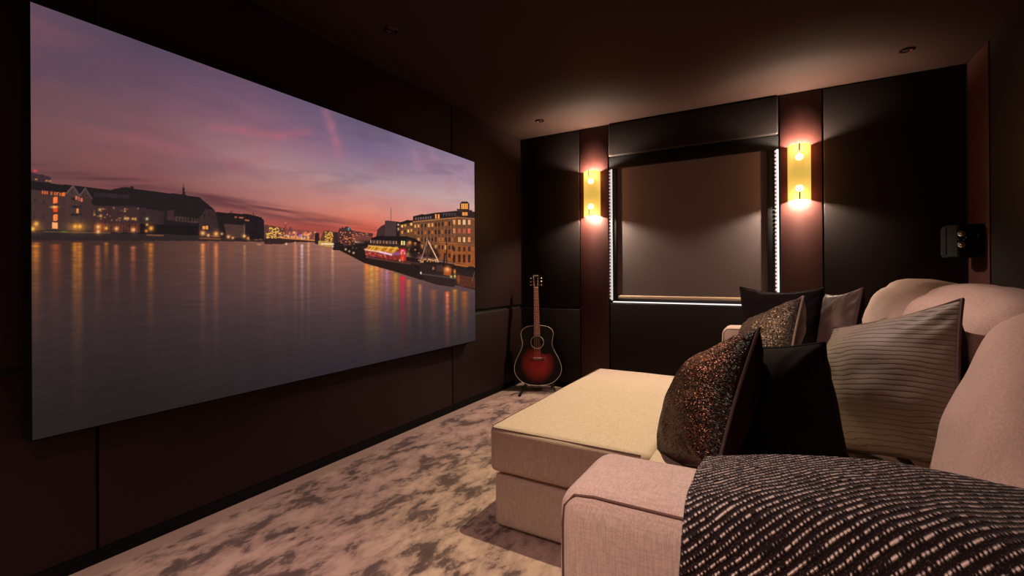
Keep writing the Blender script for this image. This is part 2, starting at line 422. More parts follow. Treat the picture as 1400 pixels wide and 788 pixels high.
def picture():
    """the picture on the display, painted into the display's own fine mesh: returns rows x cols x RGB in sRGB 0..1"""
    NU, NV = 940, 560
    u = np.linspace(0, 1, NU)[None, :].repeat(NV, 0); v = np.linspace(0, 1, NV)[:, None].repeat(NU, 1)
    src = [(0, 0), (1, 0), (0, 1), (1, 1)]; dst = [(41.6, 2.5), (648.5, 220.5), (44.2, 602.5), (649.5, 467)]
    A, b = [], []
    for (p, q), (x, y) in zip(src, dst):
        A.append([p, q, 1, 0, 0, 0, -p*x, -q*x]); b.append(x); A.append([0, 0, 0, p, q, 1, -p*y, -q*y]); b.append(y)
    h = np.append(np.linalg.solve(np.array(A, float), np.array(b, float)), 1).reshape(3, 3); hi = np.linalg.inv(h)
    w = h[2, 0]*u+h[2, 1]*v+1
    X = (h[0, 0]*u+h[0, 1]*v+h[0, 2])/w; Y = (h[1, 0]*u+h[1, 1]*v+h[1, 2])/w
    def uv(x, y):
        k = hi @ np.array([x, y, 1.0]); return k[0]/k[2], k[1]/k[2]
    rng = np.random.default_rng(7)
    tabs = [rng.random((64, 64)) for _ in range(6)]
    def vn(a, c, k=0):
        t = tabs[k % 6]; i = np.floor(a).astype(int); j = np.floor(c).astype(int); f = a-i; g = c-j
        f = f*f*(3-2*f); g = g*g*(3-2*g)
        P = lambda ii, jj: t[ii % 64, jj % 64]
        return (P(i, j)*(1-f)+P(i+1, j)*f)*(1-g)+(P(i, j+1)*(1-f)+P(i+1, j+1)*f)*g
    def fbm(a, c, o=4):
        s = 0; am = .5; tot = 0
        for k in range(o):
            s = s+am*vn(a*2**k+k*7.3, c*2**k+k*3.1, k); tot += am; am *= .55
        return s/tot
    hor_x = [42, 150, 260, 360, 430, 470, 500, 575, 649]; hor_y = [328, 329, 327, 328, 328, 334, 350, 372, 392]
    # sky colours: columns by position, rows by height over the skyline
    cx = np.array([42, 200, 350, 500, 649.])
    ce = np.array([0, .1, .25, .5, .75, 1.])
    tab = np.array([[(104, 56, 56), (106, 60, 60), (118, 74, 72), (115, 78, 82), (94, 71, 84), (96, 74, 90)],
                    [(140, 72, 66), (126, 66, 64), (122, 74, 72), (130, 88, 93), (108, 78, 92), (84, 68, 88)],
                    [(186, 88, 74), (190, 94, 78), (170, 110, 104), (166, 124, 128), (140, 97, 114), (100, 79, 102)],
                    [(232, 100, 72), (230, 106, 78), (220, 138, 118), (172, 142, 150), (124, 103, 132), (104, 90, 118)],
                    [(214, 126, 108), (214, 138, 124), (212, 154, 145), (200, 165, 161), (172, 142, 157), (146, 126, 152)]], float)
    ytop = 2.5+.3592*(X-42)
    e = np.clip((330-Y)/(330-ytop), 0, 1)
    ix = np.clip(np.searchsorted(cx, X)-1, 0, 3); fx = np.clip((X-cx[ix])/(cx[ix+1]-cx[ix]), 0, 1)
    ie = np.clip(np.searchsorted(ce, e)-1, 0, 4); fe = np.clip((e-ce[ie])/(ce[ie+1]-ce[ie]), 0, 1)
    fx, fe = fx[..., None], fe[..., None]
    C = (tab[ix, ie]*(1-fx)+tab[ix+1, ie]*fx)*(1-fe)+(tab[ix, ie+1]*(1-fx)+tab[ix+1, ie+1]*fx)*fe
    def lay(mask, c, a=1.):
        m_ = np.clip(mask*a, 0, 1)[..., None]
        C[:] = C*(1-m_)+np.array(c, float)*m_
    # clouds
    cl = fbm(u*7+v*4, v*9-u*2.2, 5)
    lay(np.clip((cl-.50)*3.2, 0, 1)*np.clip(e*3, 0, 1)*np.clip(1.05-u*.55, 0, 1), (160, 84, 88), .34)
    cl2 = fbm(u*5+9-v*3, v*14+u*4, 5)
    lay(np.clip((cl2-.52)*4, 0, 1)*np.clip((e-.1)*3, 0, 1), (84, 70, 92), .26)
    # long dark bands over the skyline
    yb = 263+ (X-250)*.19
    band = np.exp(-((Y-yb)/np.where(Y < yb, 6, 15))**2)*np.clip((X-215)/70, 0, 1)*np.clip((520-X)/110, 0, 1)
    st = fbm(u*6+v*2, (Y-yb*.75)/5.5+40, 4)
    lay(band*np.clip(st*2.4-.45, 0, 1), (96, 55, 60), .9)
    low = np.exp(-((e-.07)/.07)**2)*np.clip(.25+(fbm(u*7+3, (Y-X*.13)/3.6+60, 4)-.45)*4, 0, 1)*np.clip((X-230)/80, 0, 1)*np.clip((640-X)/120, 0, 1)
    lay(low, (138, 58, 56), .5)
    bandL = np.exp(-((Y-(232+(X-42)*.14))/9)**2)*np.clip((270-X)/90, 0, 1)*np.clip(fbm(u*9, Y/5, 3)*2-.5, 0, 1)
    lay(bandL, (78, 46, 54), .65)
    # pink vapour trails
    def trail(pts, wd, c, a):
        for (x0, y0), (x1, y1) in zip(pts, pts[1:]):
            t = np.clip(((X-x0)*(x1-x0)+(Y-y0)*(y1-y0))/((x1-x0)**2+(y1-y0)**2), 0, 1)
            d = np.hypot(X-x0-t*(x1-x0), Y-y0-t*(y1-y0)); lay(np.exp(-(d/wd)**2), c, a)
    trail([(444, 152), (452, 172), (458, 192), (463, 212)], 6, (182, 108, 128), .40)
    trail([(290, 174), (330, 178), (380, 186), (420, 180)], 6, (188, 98, 112), .30)
    trail([(180, 186), (240, 205), (320, 226), (360, 214)], 9, (170, 92, 104), .22)
    trail([(566, 208), (572, 228)], 6, (186, 130, 148), .28); trail([(590, 208), (594, 216)], 5, (186, 130, 148), .28)
    # water
    hy = np.interp(X, [42, 360, 649], [328, 328, 331]); ybot = 602.5-.2236*(X-44)
    wd = np.clip((Y-hy)/(ybot-hy), 0, 1)
    wt = np.array([0, .12, .3, .55, .8, 1.]); wc = np.array([(64, 42, 38), (66, 45, 42), (62, 45, 45), (50, 39, 41), (39, 32, 33), (34, 29, 28)], float)
    wc2 = np.array([(166, 108, 92), (146, 98, 84), (112, 78, 74), (74, 57, 60), (54, 45, 49), (43, 37, 42)], float)
    W1 = np.stack([np.interp(wd, wt, wc[:, k]) for k in range(3)], -1); W2 = np.stack([np.interp(wd, wt, wc2[:, k]) for k in range(3)], -1)
    f = np.clip((X-180)/280, 0, 1)[..., None]; W_ = W1*(1-f)+W2*f
    rip = fbm(u*26, v*190, 3)-.5; W_ = W_*(1+.16*rip[..., None])
    water = (Y > hy)
    C[water] = W_[water]
    # light trails on the water
    def streak(x, y0, ln, wdt, c, a):
        t = (Y-y0)/ln
        m_ = np.exp(-((X-x)/(wdt*(1+.25*np.clip(t, 0, 2))))**2)*np.exp(-np.clip(t, 0, 9)**1.1*2.3)*np.clip((Y-y0)/2.5, 0, 1)*(Y > y0)
        lay(m_*(.78+.9*(fbm(u*30, v*210+x, 3)-.4)), c, a)
    YE, OR, RE = (228, 132, 50), (176, 84, 44), (245, 30, 64)
    for s in [(49, 331, 95, 5.5, YE, .95), (76, 333, 85, 6, OR, .85), (102, 331, 120, 3.6, YE, .95), (108.5, 331, 120, 3.6, YE, .95), (133, 335, 70, 3.4, (225, 118, 78), .85),
              (144.5, 331, 34, 2.6, YE, .8), (158, 334, 62, 3.2, (220, 116, 78), .8), (181, 336, 60, 3.2, (220, 116, 78), .8), (205, 331, 90, 3.6, YE, .9), (198, 331, 16, 2, YE, .5),
              (276, 332, 100, 3, (240, 140, 80), .95), (283, 332, 26, 1.6, OR, .8), (294, 332, 95, 2.8, (240, 130, 80), .95), (312, 334, 50, 2, OR, .35), (316, 334, 40, 2, OR, .3), (333, 334, 60, 1.6, (225, 160, 90), .6),
              (366, 332, 110, 5, (185, 110, 80), .38), (382, 332, 110, 5, (185, 110, 80), .35), (402.5, 333, 90, 2.2, (235, 140, 96), .75), (411.5, 333, 85, 1.8, (255, 215, 225), .8), (420.5, 331, 90, 1.8, (245, 170, 110), .75),
              (440, 336, 60, 3, (205, 130, 95), .4), (453.5, 340, 60, 1.6, (255, 190, 140), .75), (468, 343, 110, 9, (170, 90, 70), .28),
              (500.5, 359, 75, 3.4, (255, 140, 50), .95), (507, 362, 80, 3.6, (255, 176, 66), .95), (514, 363, 85, 3.4, (250, 150, 60), .9), (521, 366, 70, 3, (225, 120, 90), .8), (528, 368, 60, 2.8, (214, 136, 170), .85),
              (534, 369, 60, 3, (200, 96, 80), .7), (540, 373, 65, 3.2, (222, 150, 46), .9), (545, 374, 50, 2, (150, 110, 50), .7), (549.5, 376, 80, 3.4, RE, 1), (558, 381, 60, 3, (224, 110, 60), .9),
              (573.5, 388, 55, 2.2, (225, 140, 80), .75), (592, 396, 60, 4, (190, 100, 60), .6), (611, 398, 66, 3.2, (255, 92, 50), 1), (611, 400, 40, 1.5, (255, 190, 130), .7), (621.5, 395, 60, 3, (226, 136, 40), .85), (635, 398, 60, 4.5, (214, 104, 34), .8)]: streak(*s)
    # solids
    def sub(x0, y0, x1, y1):
        pts = [uv(a, c_) for a in (x0, x1) for c_ in (y0, y1)]
        us = [p[0] for p in pts]; vs = [p[1] for p in pts]
        return (slice(max(0, int(min(vs)*(NV-1))-1), min(NV, int(max(vs)*(NV-1))+3)), slice(max(0, int(min(us)*(NU-1))-1), min(NU, int(max(us)*(NU-1))+3)))
    def poly(pts, c, a=1, var=6):
        xs = [p[0] for p in pts]; ys = [p[1] for p in pts]
        sl = sub(min(xs), min(ys), max(xs), max(ys)); x = X[sl]; y = Y[sl]; ins = np.zeros(x.shape, bool)
        n = len(pts)
        for i in range(n):
            (xa, ya), (xb, yb_) = pts[i], pts[(i+1) % n]
            if ya == yb_: continue
            cnd = ((y < ya) != (y < yb_)) & (x < (xb-xa)*(y-ya)/(yb_-ya)+xa); ins ^= cnd
        k = C[sl]; nz = (fbm(x*.45+c[0], y*.45, 2)-.5)[..., None]*2*var
        k[ins] = (k*(1-a)+(np.array(c, float)+nz)*a)[ins]
    def glow(x, y, r, c, a=1, ry=None):
        ry = ry or r; sl = sub(x-3*r, y-3*ry, x+3*r, y+3*ry)
        m_ = np.clip(np.exp(-((X[sl]-x)/r)**2-((Y[sl]-y)/ry)**2)*a, 0, 1)[..., None]
        C[sl] = C[sl]*(1-m_)+np.array(c, float)*m_
    def win(x, y, w_, h_, c, a=1): poly([(x-w_/2, y-h_/2), (x+w_/2, y-h_/2), (x+w_/2, y+h_/2), (x-w_/2, y+h_/2)], c, a, 10)
    def line(x0, y0, x1, y1, r, c, a=1):
        sl = sub(min(x0, x1)-r*2, min(y0, y1)-r*2, max(x0, x1)+r*2, max(y0, y1)+r*2)
        t = np.clip(((X[sl]-x0)*(x1-x0)+(Y[sl]-y0)*(y1-y0))/((x1-x0)**2+(y1-y0)**2), 0, 1)
        d = np.hypot(X[sl]-x0-t*(x1-x0), Y[sl]-y0-t*(y1-y0)); m_ = np.clip(np.exp(-(d/r)**2)*a, 0, 1)[..., None]
        C[sl] = C[sl]*(1-m_)+np.array(c, float)*m_
    # left bank
    poly([(41, 236), (57, 239), (70, 243), (70, 254), (41, 252)], (60, 42, 46)); glow(48, 234, 2.4, (255, 60, 90), 1, 1.6)
    for a_ in ((49.5, 245.5), (63.5, 247.5), (68, 248)): glow(*a_, 1.6, (250, 170, 110), .9, 1)
    poly([(41, 247.5), (99, 254), (117, 256), (150, 260), (165, 256.5), (176, 256), (181, 258), (251, 266.5), (272, 270), (291, 286), (301, 303), (302, 323), (41, 320)], (34, 27, 29), 1, 3)
    poly([(177, 255), (182, 255), (182, 260), (177, 259)], (36, 27, 29))
    poly([(41, 259), (90, 264), (90, 315), (41, 315)], (68, 48, 45), 1, 5)
    poly([(90, 265), (99.5, 254.5), (108.5, 268), (108.5, 316), (90, 315)], (70, 50, 48), 1, 5)
    poly([(108.5, 268), (116, 257.5), (125, 272), (126, 316), (108.5, 316)], (64, 45, 44), 1, 5)
    line(90, 265, 99.5, 254.5, .8, (112, 90, 86)); line(99.5, 254.5, 108.5, 268, .8, (100, 78, 76)); line(108.5, 268, 116, 257.5, .8, (104, 82, 80)); line(116, 257.5, 125, 272, .8, (96, 72, 70))
    for x in range(98, 112, 4):
        for y in (272, 283, 294, 305): win(x, y, 3, 3.4, (44, 34, 38))
    for x in (104, 107, 110, 112): win(x, 271+(x-104)*.35, 1.6, 5, (226, 120, 86), .85)
    win(106, 289, 2.4, 6, (232, 140, 80)); 
    for x in (58, 61, 64, 70.5, 75, 78, 82, 85.5, 88): win(x, 263.6+(x-58)*.09, 2.2, 4.6, (240, 112, 46), .95)
    for y, c_ in ((274, (252, 120, 60)), (286, (224, 70, 40)), (298, (246, 130, 66)), (309, (255, 168, 106))): win(75.4, y, 7, 8.5, c_); win(75.4, y, .8, 8.5, (90, 50, 40))
    glow(74, 283.5, 4.6, (255, 196, 100), .95, 1.6)
    for (x, y) in ((47, 274), (60, 276), (47, 297), (60, 297)): win(x, y, 2, 5, (50, 38, 42))
    poly([(126, 281), (190, 284), (222, 289), (222, 318), (126, 318)], (54, 38, 40), 1, 6)
    for x in np.arange(127, 190, 3.2): line(x, 282, x, 316, .7, (78, 50, 48), .7)
    poly([(128, 263), (176, 267), (176, 272), (128, 269)], (46, 36, 40))
    for _ in range(26):
        x = 128+rng.random()*60; y = 284+rng.random()*18
        glow(x, y, .9, (240, 150, 90), .35+.5*rng.random(), .9)
    for x, y, r in ((136, 287, 1.9), (137, 295.5, 1.9), (128.5, 294, 1.2), (170, 289, 1.2), (170.5, 299, 2), (174, 299, 1.8), (180.5, 299.5, 1.6), (184, 299.5, 1.6), (170, 286, 1)): glow(x, y, r, (250, 180, 96), .9)
    poly([(126, 306), (190, 306), (190, 318), (126, 318)], (110, 54, 38), .5, 30)
    for x in np.arange(127, 190, 4.1): win(x, 312, 1.5, 11, (40, 28, 30), .8)
    poly([(222, 290), (240, 286), (240, 302), (222, 300)], (40, 30, 32)); poly([(228, 289), (236, 287), (237, 302), (228, 301)], (66, 42, 44)); poly([(238, 296), (270, 299), (270, 305), (238, 303)], (70, 50, 48))
    for x in np.arange(242, 268, 4.2): win(x, 300.5, 2.2, 5, (38, 30, 32))
    poly([(271, 300), (279, 285.5), (290, 286.5), (301, 306), (301, 323), (271, 322)], (56, 40, 40), 1, 5)
    for x, y in ((278, 296), (285, 293), (292, 298), (292, 306)): win(x, y, 2.2, 6, (42, 32, 34))
    win(279.5, 311.5, 8, 4.6, (246, 150, 76)); win(279.5, 311.5, .8, 4.6, (90, 50, 40))
    poly([(190, 306), (271, 309), (271, 324), (190, 322)], (26, 21, 23), .9, 3); 
    poly([(247.6, 267), (248.2, 259), (249.8, 252), (251.2, 259), (252.4, 267.5)], (46, 30, 34))
    poly([(294, 290), (318, 291.5), (340, 293), (356, 297), (359.5, 301), (360, 327), (300, 326)], (34, 26, 28)); line(315, 288, 315, 292, .5, (50, 30, 34)); line(345, 291, 345, 296, .5, (50, 30, 34))
    poly([(305, 306), (334, 308.5), (334, 326), (309, 326)], (76, 52, 48)); line(332.5, 306, 332.5, 324, .5, (140, 110, 90), .7)
    for x, y in ((321, 297), (327, 297.6), (330, 297.8), (335, 301), (338, 301.5), (342, 302), (350, 303), (352, 306.5), (356, 318), (356, 322)): glow(x, y, 1.5, (240, 128, 84), .95, 1)
    poly([(41, 316.5), (100, 318), (180, 320), (222, 320), (300, 324), (362, 327), (362, 331), (300, 330), (41, 329)], (46, 36, 37), 1, 4)
    line(60, 317, 150, 319, .9, (104, 84, 60), .8); line(200, 321.5, 222, 322.5, .8, (150, 90, 50), .9); line(272, 326, 300, 327, .8, (150, 80, 50), .9)
    glow(87, 317, 5, (92, 120, 40), .7, 1.4); glow(50, 312, 9, (160, 108, 52), .6, 6); glow(105, 311, 13, (188, 122, 50), .75, 7); glow(136, 311, 7, (190, 90, 50), .7, 6)
    for x, y, r, c_ in ((49.5, 306.5, 3, (255, 186, 80)), (45, 313.5, 2.6, (255, 200, 80)), (102.5, 310, 2.5, (255, 190, 72)), (108.7, 310, 2.5, (255, 190, 72)), (133.6, 310.5, 2.6, (255, 200, 130)), (133.6, 317, 2.5, (255, 190, 120)),
                        (144.5, 312.5, 2, (250, 180, 60)), (158.5, 313, 2.6, (255, 176, 110)), (181.5, 314.5, 2.8, (255, 180, 110)), (205.5, 312.5, 2.9, (255, 176, 66)), (200, 299.5, 1.6, (180, 220, 190)), (200, 307.5, 1.4, (240, 200, 90)), (199, 316, 1.6, (240, 150, 60)),
                        (276, 319, 2.8, (255, 180, 110)), (283.5, 322, 1.8, (255, 190, 130)), (294, 320, 2.9, (255, 180, 110)), (302, 320, 1.4, (240, 180, 120)), (311, 324, 2, (255, 180, 110)), (317, 325.5, 1.4, (255, 180, 110)),
                        (332.6, 323, 1.9, (255, 210, 130)), (338, 326, 1.8, (240, 150, 80)), (349, 325.5, 1.8, (250, 160, 90)), (355, 325, 1.8, (250, 160, 90))):
        glow(x, y, r*1.9, (200, 110, 50), .35); glow(x, y, r, c_, 1)
    # far centre: lit offices, mast, bridge
    poly([(360, 307), (372, 309), (388, 312), (389, 330), (360, 330)], (96, 58, 50)); poly([(340, 295), (354, 297), (359.5, 301), (360, 327), (340, 327)], (32, 25, 28))
    for _ in range(110):
        x = 363+rng.random()*22; y = 311+rng.random()*15
        if y > 310.5+(x < 367)*5: win(x, y, 1.7, 1.0, (250, 172+rng.random()*34, 88), .9)
    poly([(385, 312), (430, 316), (430, 328), (385, 328)], (110, 60, 56), .75, 18)
    line(389, 305, 389, 326, .7, (120, 50, 50)); glow(389, 305, 1.1, (255, 110, 90)); poly([(394, 310), (398, 311), (398, 324), (394, 324)], (104, 60, 66), .8)
    poly([(405, 320), (413, 318), (418, 320), (418, 326), (405, 326)], (70, 58, 84))
    for _ in range(60):
        x = 386+rng.random()*44; y = 317+rng.random()*10; glow(x, y, .8+rng.random()*.7, ((255, 150, 90), (255, 200, 130), (240, 110, 80))[rng.integers(3)], .8)
    for x, y, r, c_ in ((400.5, 318, 1.6, (255, 170, 110)), (421, 320.5, 1.4, (255, 160, 110)), (408, 322, 1.5, (190, 120, 220)), (412, 328, 1.9, (255, 236, 214)), (420.5, 325, 1.3, (255, 200, 130)), (390, 327, 1.6, (255, 220, 120)), (371, 327.5, 1.7, (255, 220, 150)), (381, 329, 2.6, (214, 206, 150)), (374, 328.5, 1.5, (236, 190, 120))): glow(x, y, r, c_, .95)
    poly([(360, 326.5), (384, 325.5), (400, 326.5), (434, 330), (434, 332), (412, 330.8), (396, 332), (384, 334), (360, 334)], (52, 34, 34)); line(384, 325.6, 432, 329, .8, (240, 140, 70), .9)
    glow(390, 333.5, 1.5, (255, 200, 150)); glow(402, 332, 1.3, (240, 150, 100)); glow(353, 334.5, 3, (220, 140, 80), .8, 1.1)
    # far right of the river
    poly([(429.5, 318.5), (435, 318.5), (436, 335), (429, 333)], (40, 30, 32))
    poly([(437, 326), (441, 316), (447, 315), (455, 317), (462, 318), (464, 336), (437, 336)], (92, 60, 46))
    for _ in range(60): win(443+rng.random()*11, 317+rng.random()*13, 1.3, 1.4, (250, 180, 80), .8)
    poly([(434, 329), (450, 330), (456, 334), (450, 338), (434, 335)], (214, 160, 84), .8, 40); line(439, 333.5, 455, 333.8, 1.0, (255, 236, 190)); 
    poly([(455, 317), (462, 318), (462, 336), (455, 334)], (44, 32, 32), .8)
    poly([(460, 320), (463, 312), (466, 312), (467, 309), (468.5, 312), (470.5, 310.5), (474, 309), (478, 312), (480, 315), (500, 318.5), (509, 319), (508, 328), (500, 345), (462, 338)], (74, 44, 44), 1, 8)
    poly([(480, 320), (508, 323), (505, 330), (480, 329)], (150, 76, 64), .6)
    for _ in range(46): win(464+rng.random()*22, 317+rng.random()*17, 1.7, 1.1, (246, 140, 70), .8)
    for _ in range(12): win(486+rng.random()*16, 319+rng.random()*4, 1.6, .9, (230, 150, 110), .7)
    glow(475.6, 313, 1.3, (70, 200, 190), .9, 2.2); line(485, 331, 496, 332, 1.3, (255, 196, 160), .95)
    poly([(453, 336), (459, 331), (468, 333), (468, 343), (454, 342)], (38, 28, 30)); glow(453.8, 337, 1.1, (255, 220, 190), 1, 1.7)
    # quay on the right
    poly([(464, 336), (484, 337), (500, 342), (560, 352), (649.9, 366), (650, 397), (626, 391), (574, 383), (540, 372), (497, 360), (480, 351), (464, 343)], (36, 25, 24), 1, 5)
    for x, y in ((471.5, 341), (476.5, 343.5), (482.3, 345.8), (481, 339), (486, 339)): glow(x, y, 1.3, (255, 226, 160), 1)
    for x, y, r in ((486, 337, 6), (494, 335, 7), (501, 334, 6), (478, 340, 4), (507, 333, 4)): glow(x, y, r, (30, 22, 24), .95, r*.75)
    line(500, 352, 560, 361, 1, (120, 66, 54), .8); line(545, 356, 600, 366, 1.2, (110, 62, 48), .6)
    # block behind the restaurant
    poly([(513, 325), (515, 314), (520, 309), (526, 306), (526, 326)], (62, 40, 40)); poly([(525.5, 301), (542, 302.5), (549, 304), (549, 326), (525.5, 326)], (72, 52, 54), 1, 3); line(533.7, 284, 533.7, 301, .5, (110, 70, 76), .8)
    poly([(541, 303.5), (547, 304), (547, 326), (541, 326)], (34, 26, 28)); glow(543.7, 307, 1.3, (255, 220, 170)); glow(543.8, 313, 1.2, (255, 190, 140), 1, 2)
    # the big hotel
    poly([(546, 306), (564, 300.5), (592, 291), (629, 287), (650, 289), (650, 366), (600, 356), (546, 336)], (106, 66, 44), 1, 12)
    poly([(546, 304), (556, 300.5), (564, 301), (564, 303.5), (547, 307)], (30, 24, 27))
    poly([(564, 295.5), (576, 292.5), (580, 293), (591, 291), (594, 290.5), (628, 287.5), (630, 288), (650, 289.5), (650, 298), (626, 296.3), (590, 299.5), (564, 302.6)], (38, 29, 32), 1, 4)
    line(564, 303, 626, 297, .8, (176, 112, 70)); line(626, 297, 650, 299, .8, (176, 112, 70)); line(600, 331.5, 650, 335, .7, (190, 110, 52), .8)
    poly([(625, 297), (650, 299), (650, 366), (626, 362)], (112, 68, 48), .6, 10)
    poly([(596, 333), (650, 337), (650, 366), (600, 354)], (170, 88, 38), .6, 20)
    for k, x in enumerate(np.arange(549, 563, 4.2)):
        for j, (y, hh) in enumerate(((309, 3.4), (317.5, 4))): win(x, y-(x-549)*.22, 2.6, hh, ((250, 190, 110), (222, 138, 60), (60, 42, 38))[(k+j) % 3])
    for k, x in enumerate(np.arange(567, 622, 4.7)):
        f_ = (x-564)/60; yt = 306.5-f_*5
        for j in range(5):
            y = yt+3+j*(9+f_*2.4); hh = 4+f_*2
            r_ = rng.random(); c_ = (48, 36, 38) if r_ < (.62 if f_ > .45 else .45) else ((236, 160, 92) if r_ < .8 else (176, 100, 52))
            if y < 352-(1-f_)*14: win(x, y, 2.1+f_*.8, hh, c_, .95)
        line(x+2.35, yt, x+2.35, yt+36, .45, (176, 106, 58), .6)
    for j, y in enumerate((303.5, 315.5, 327.5, 340.5, 354)):
        for k, x in enumerate((620.5, 627.7, 634.4, 641.3)):
            c_ = [[(232, 158, 96), (246, 176, 120), (255, 206, 160), (244, 176, 130)], [(220, 140, 90), (190, 90, 66), (196, 90, 70), (232, 104, 80)], [(120, 70, 50), (240, 170, 110), (246, 186, 130), (236, 150, 100)],
                  [(60, 38, 34)]*4, [(46, 24, 20)]*4][j][k]
            win(x, y, 3.3, 6.6 if j < 4 else 9.5, c_); win(x, y, .5, 6.6, (90, 54, 40), .8)
            if j == 4: glow(x, y-4.8, 1.6, (46, 24, 20), .9, 1.5)
    for x in np.arange(568, 590, 3.4): win(x, 299-(x-568)*.1, 2, 3.2, (110, 88, 84))
    for x in (595.5, 599.3): win(x, 295.5, 2.3, 6, (246, 156, 80))
    for x in np.arange(606, 624, 4): win(x, 292.6, 2.2, 3.6, (78, 62, 66))
    poly([(628.5, 287), (628.5, 278), (631, 275), (639, 275), (641.5, 278), (641.5, 288)], (40, 28, 28)); win(635, 281.5, 9.4, 7.6, (246, 162, 76)); 
    for x in (632, 635, 638): win(x, 281.5, .7, 7.6, (80, 44, 32))
    poly([(624.5, 285), (645.5, 287), (645.5, 289), (624.5, 287)], (34, 26, 28)); win(635.5, 292, 7.5, 4.6, (232, 146, 72)); win(635.5, 292, .7, 4.6, (80, 44, 32))
    # restaurant with awning
    poly([(503, 331), (508, 325), (516, 322.5), (556, 323), (566, 326), (576, 331.5), (572, 334), (505, 331)], (27, 22, 25)); poly([(504, 330), (574, 333), (574, 346), (552, 346), (504, 337)], (52, 34, 30))
    for k, x in enumerate(np.arange(506, 543, 2.2)): win(x, 330.3+(x-506)*.04, 1.2, 4.2, ((214, 150, 120), (120, 84, 74))[k % 2], .8)
    win(548.5, 332.2, 2.2, 5.6, (246, 220, 120)); win(551.8, 332.4, 2.2, 5.6, (230, 214, 140)); glow(559.5, 331.7, 2.2, (255, 176, 90)); glow(558, 334, 4, (220, 120, 60), .6); win(567, 333.5, 3.4, 4.6, (226, 126, 60)); 
    poly([(503, 336), (546, 340), (535, 347.5), (498, 341)], (176, 110, 34), 1, 20)
    for x in np.arange(503, 545, 2.0): glow(x, 336+(x-503)*.085, 1.0, (255, 196, 92), .95)
    for x in (508, 512, 519, 522, 531, 533, 540, 542): line(x, 338, x-5, 342.5+(x-503)*.07, .9, (250, 184, 70), .8)
    poly([(498, 342), (534, 349), (546, 341), (548, 356), (530, 355), (498, 349)], (150, 50, 40), .9, 30)
    for _ in range(34): glow(499+rng.random()*34, 344.5+rng.random()*7+0, 1.1, ((255, 90, 50), (190, 70, 60), (120, 70, 150), (250, 140, 70))[rng.integers(4)], .7)
    for x in (538, 541, 544): glow(x, 347, 1.5, (140, 90, 170), .8, 2.4)
    line(498, 341.3, 520, 344.8, 1.15, (255, 190, 160)); line(518, 344.4, 534.3, 348.4, 1.25, (255, 210, 240))
    poly([(546.5, 340), (554.5, 341), (554.5, 357), (546.5, 356)], (196, 40, 44), .9, 20); glow(549.5, 342.4, 3.8, (255, 26, 70), .9, 2.6); glow(549.5, 342.8, 1.8, (255, 210, 225), 1, .9)
    for x, y in ((548, 346), (552.3, 346)): glow(x, y, 1.2, (255, 190, 150), .95, 2.2)
    glow(549.5, 354, 1.6, (255, 110, 70), .9, 4); glow(557.5, 346.5, 1.6, (255, 180, 100), .95, 3); glow(545.8, 356.3, 1.2, (255, 200, 150)); glow(558.5, 341, 1.2, (255, 190, 120))
    for x, y, r in ((563, 344, 6.5), (569, 340, 7), (566, 349, 6), (574, 345, 5), (592, 343, 5.5), (596, 350, 5), (588, 350, 4), (580, 350, 3)): glow(x, y, r, (32, 22, 22), 1, r*.95)
    glow(567, 341.5, 1, (250, 160, 90)); glow(572, 346, .9, (250, 160, 90), .8)
    # moored ship
    poly([(572.5, 356), (577, 361), (586, 362.5), (600, 364), (611, 363), (622, 366.5), (623.5, 374), (625.5, 388), (619, 393), (597, 390), (580, 384.5), (573, 373)], (44, 31, 31), 1, 6)
    line(574, 374.5, 622, 381, 1.2, (86, 66, 66), .8); line(574, 359, 583.5, 329, .5, (190, 150, 140), .9); line(583.5, 327, 597.5, 355, .9, (255, 190, 150), 1); line(584, 327, 584, 356, .6, (60, 36, 34)); line(610.3, 331, 610.3, 364, .7, (30, 22, 24)); line(608, 347, 606, 362, 1.2, (26, 20, 22))
    poly([(596, 362), (608, 363), (608, 372), (596, 371)], (62, 44, 42)); poly([(604, 362), (612, 360), (623, 365), (622, 368), (606, 366)], (24, 18, 20))
    for _ in range(34): glow(571+rng.random()*28, 354.5+rng.random()*4, .9, ((255, 180, 100), (255, 220, 170), (230, 130, 60))[rng.integers(3)], .75)
    poly([(607, 366), (617, 367.5), (616, 378), (606, 376)], (196, 84, 34), .7); glow(611.2, 368.4, 3, (255, 226, 170), 1); glow(611.2, 368.4, 6, (230, 110, 40), .5); glow(621.3, 371.5, 1.5, (255, 150, 70), .9, 3); glow(616.5, 378.5, 1.5, (220, 230, 110)); glow(621.5, 378, 1.5, (255, 200, 110), 1, 2)
    win(574.8, 373.5, 1.5, 3, (240, 220, 190)); win(592, 367, 3, 3.6, (190, 110, 70), .8)
    poly([(625, 376), (650, 380), (650, 395), (627, 391)], (92, 46, 30), .8, 20); glow(626, 382, 2.2, (190, 90, 40), .7, 6); line(622, 362, 650, 366.5, 1, (226, 120, 44), .8)
    poly([(636, 368), (640, 364.5), (647, 364.5), (650, 367), (650, 370), (636, 370)], (24, 20, 24)); line(649, 372, 645, 384, .5, (150, 110, 100), .7)
    gr = rng.normal(0, 1.2, (NV, NU, 1)); C = np.clip(C+gr, 0, 255)/255
    return C

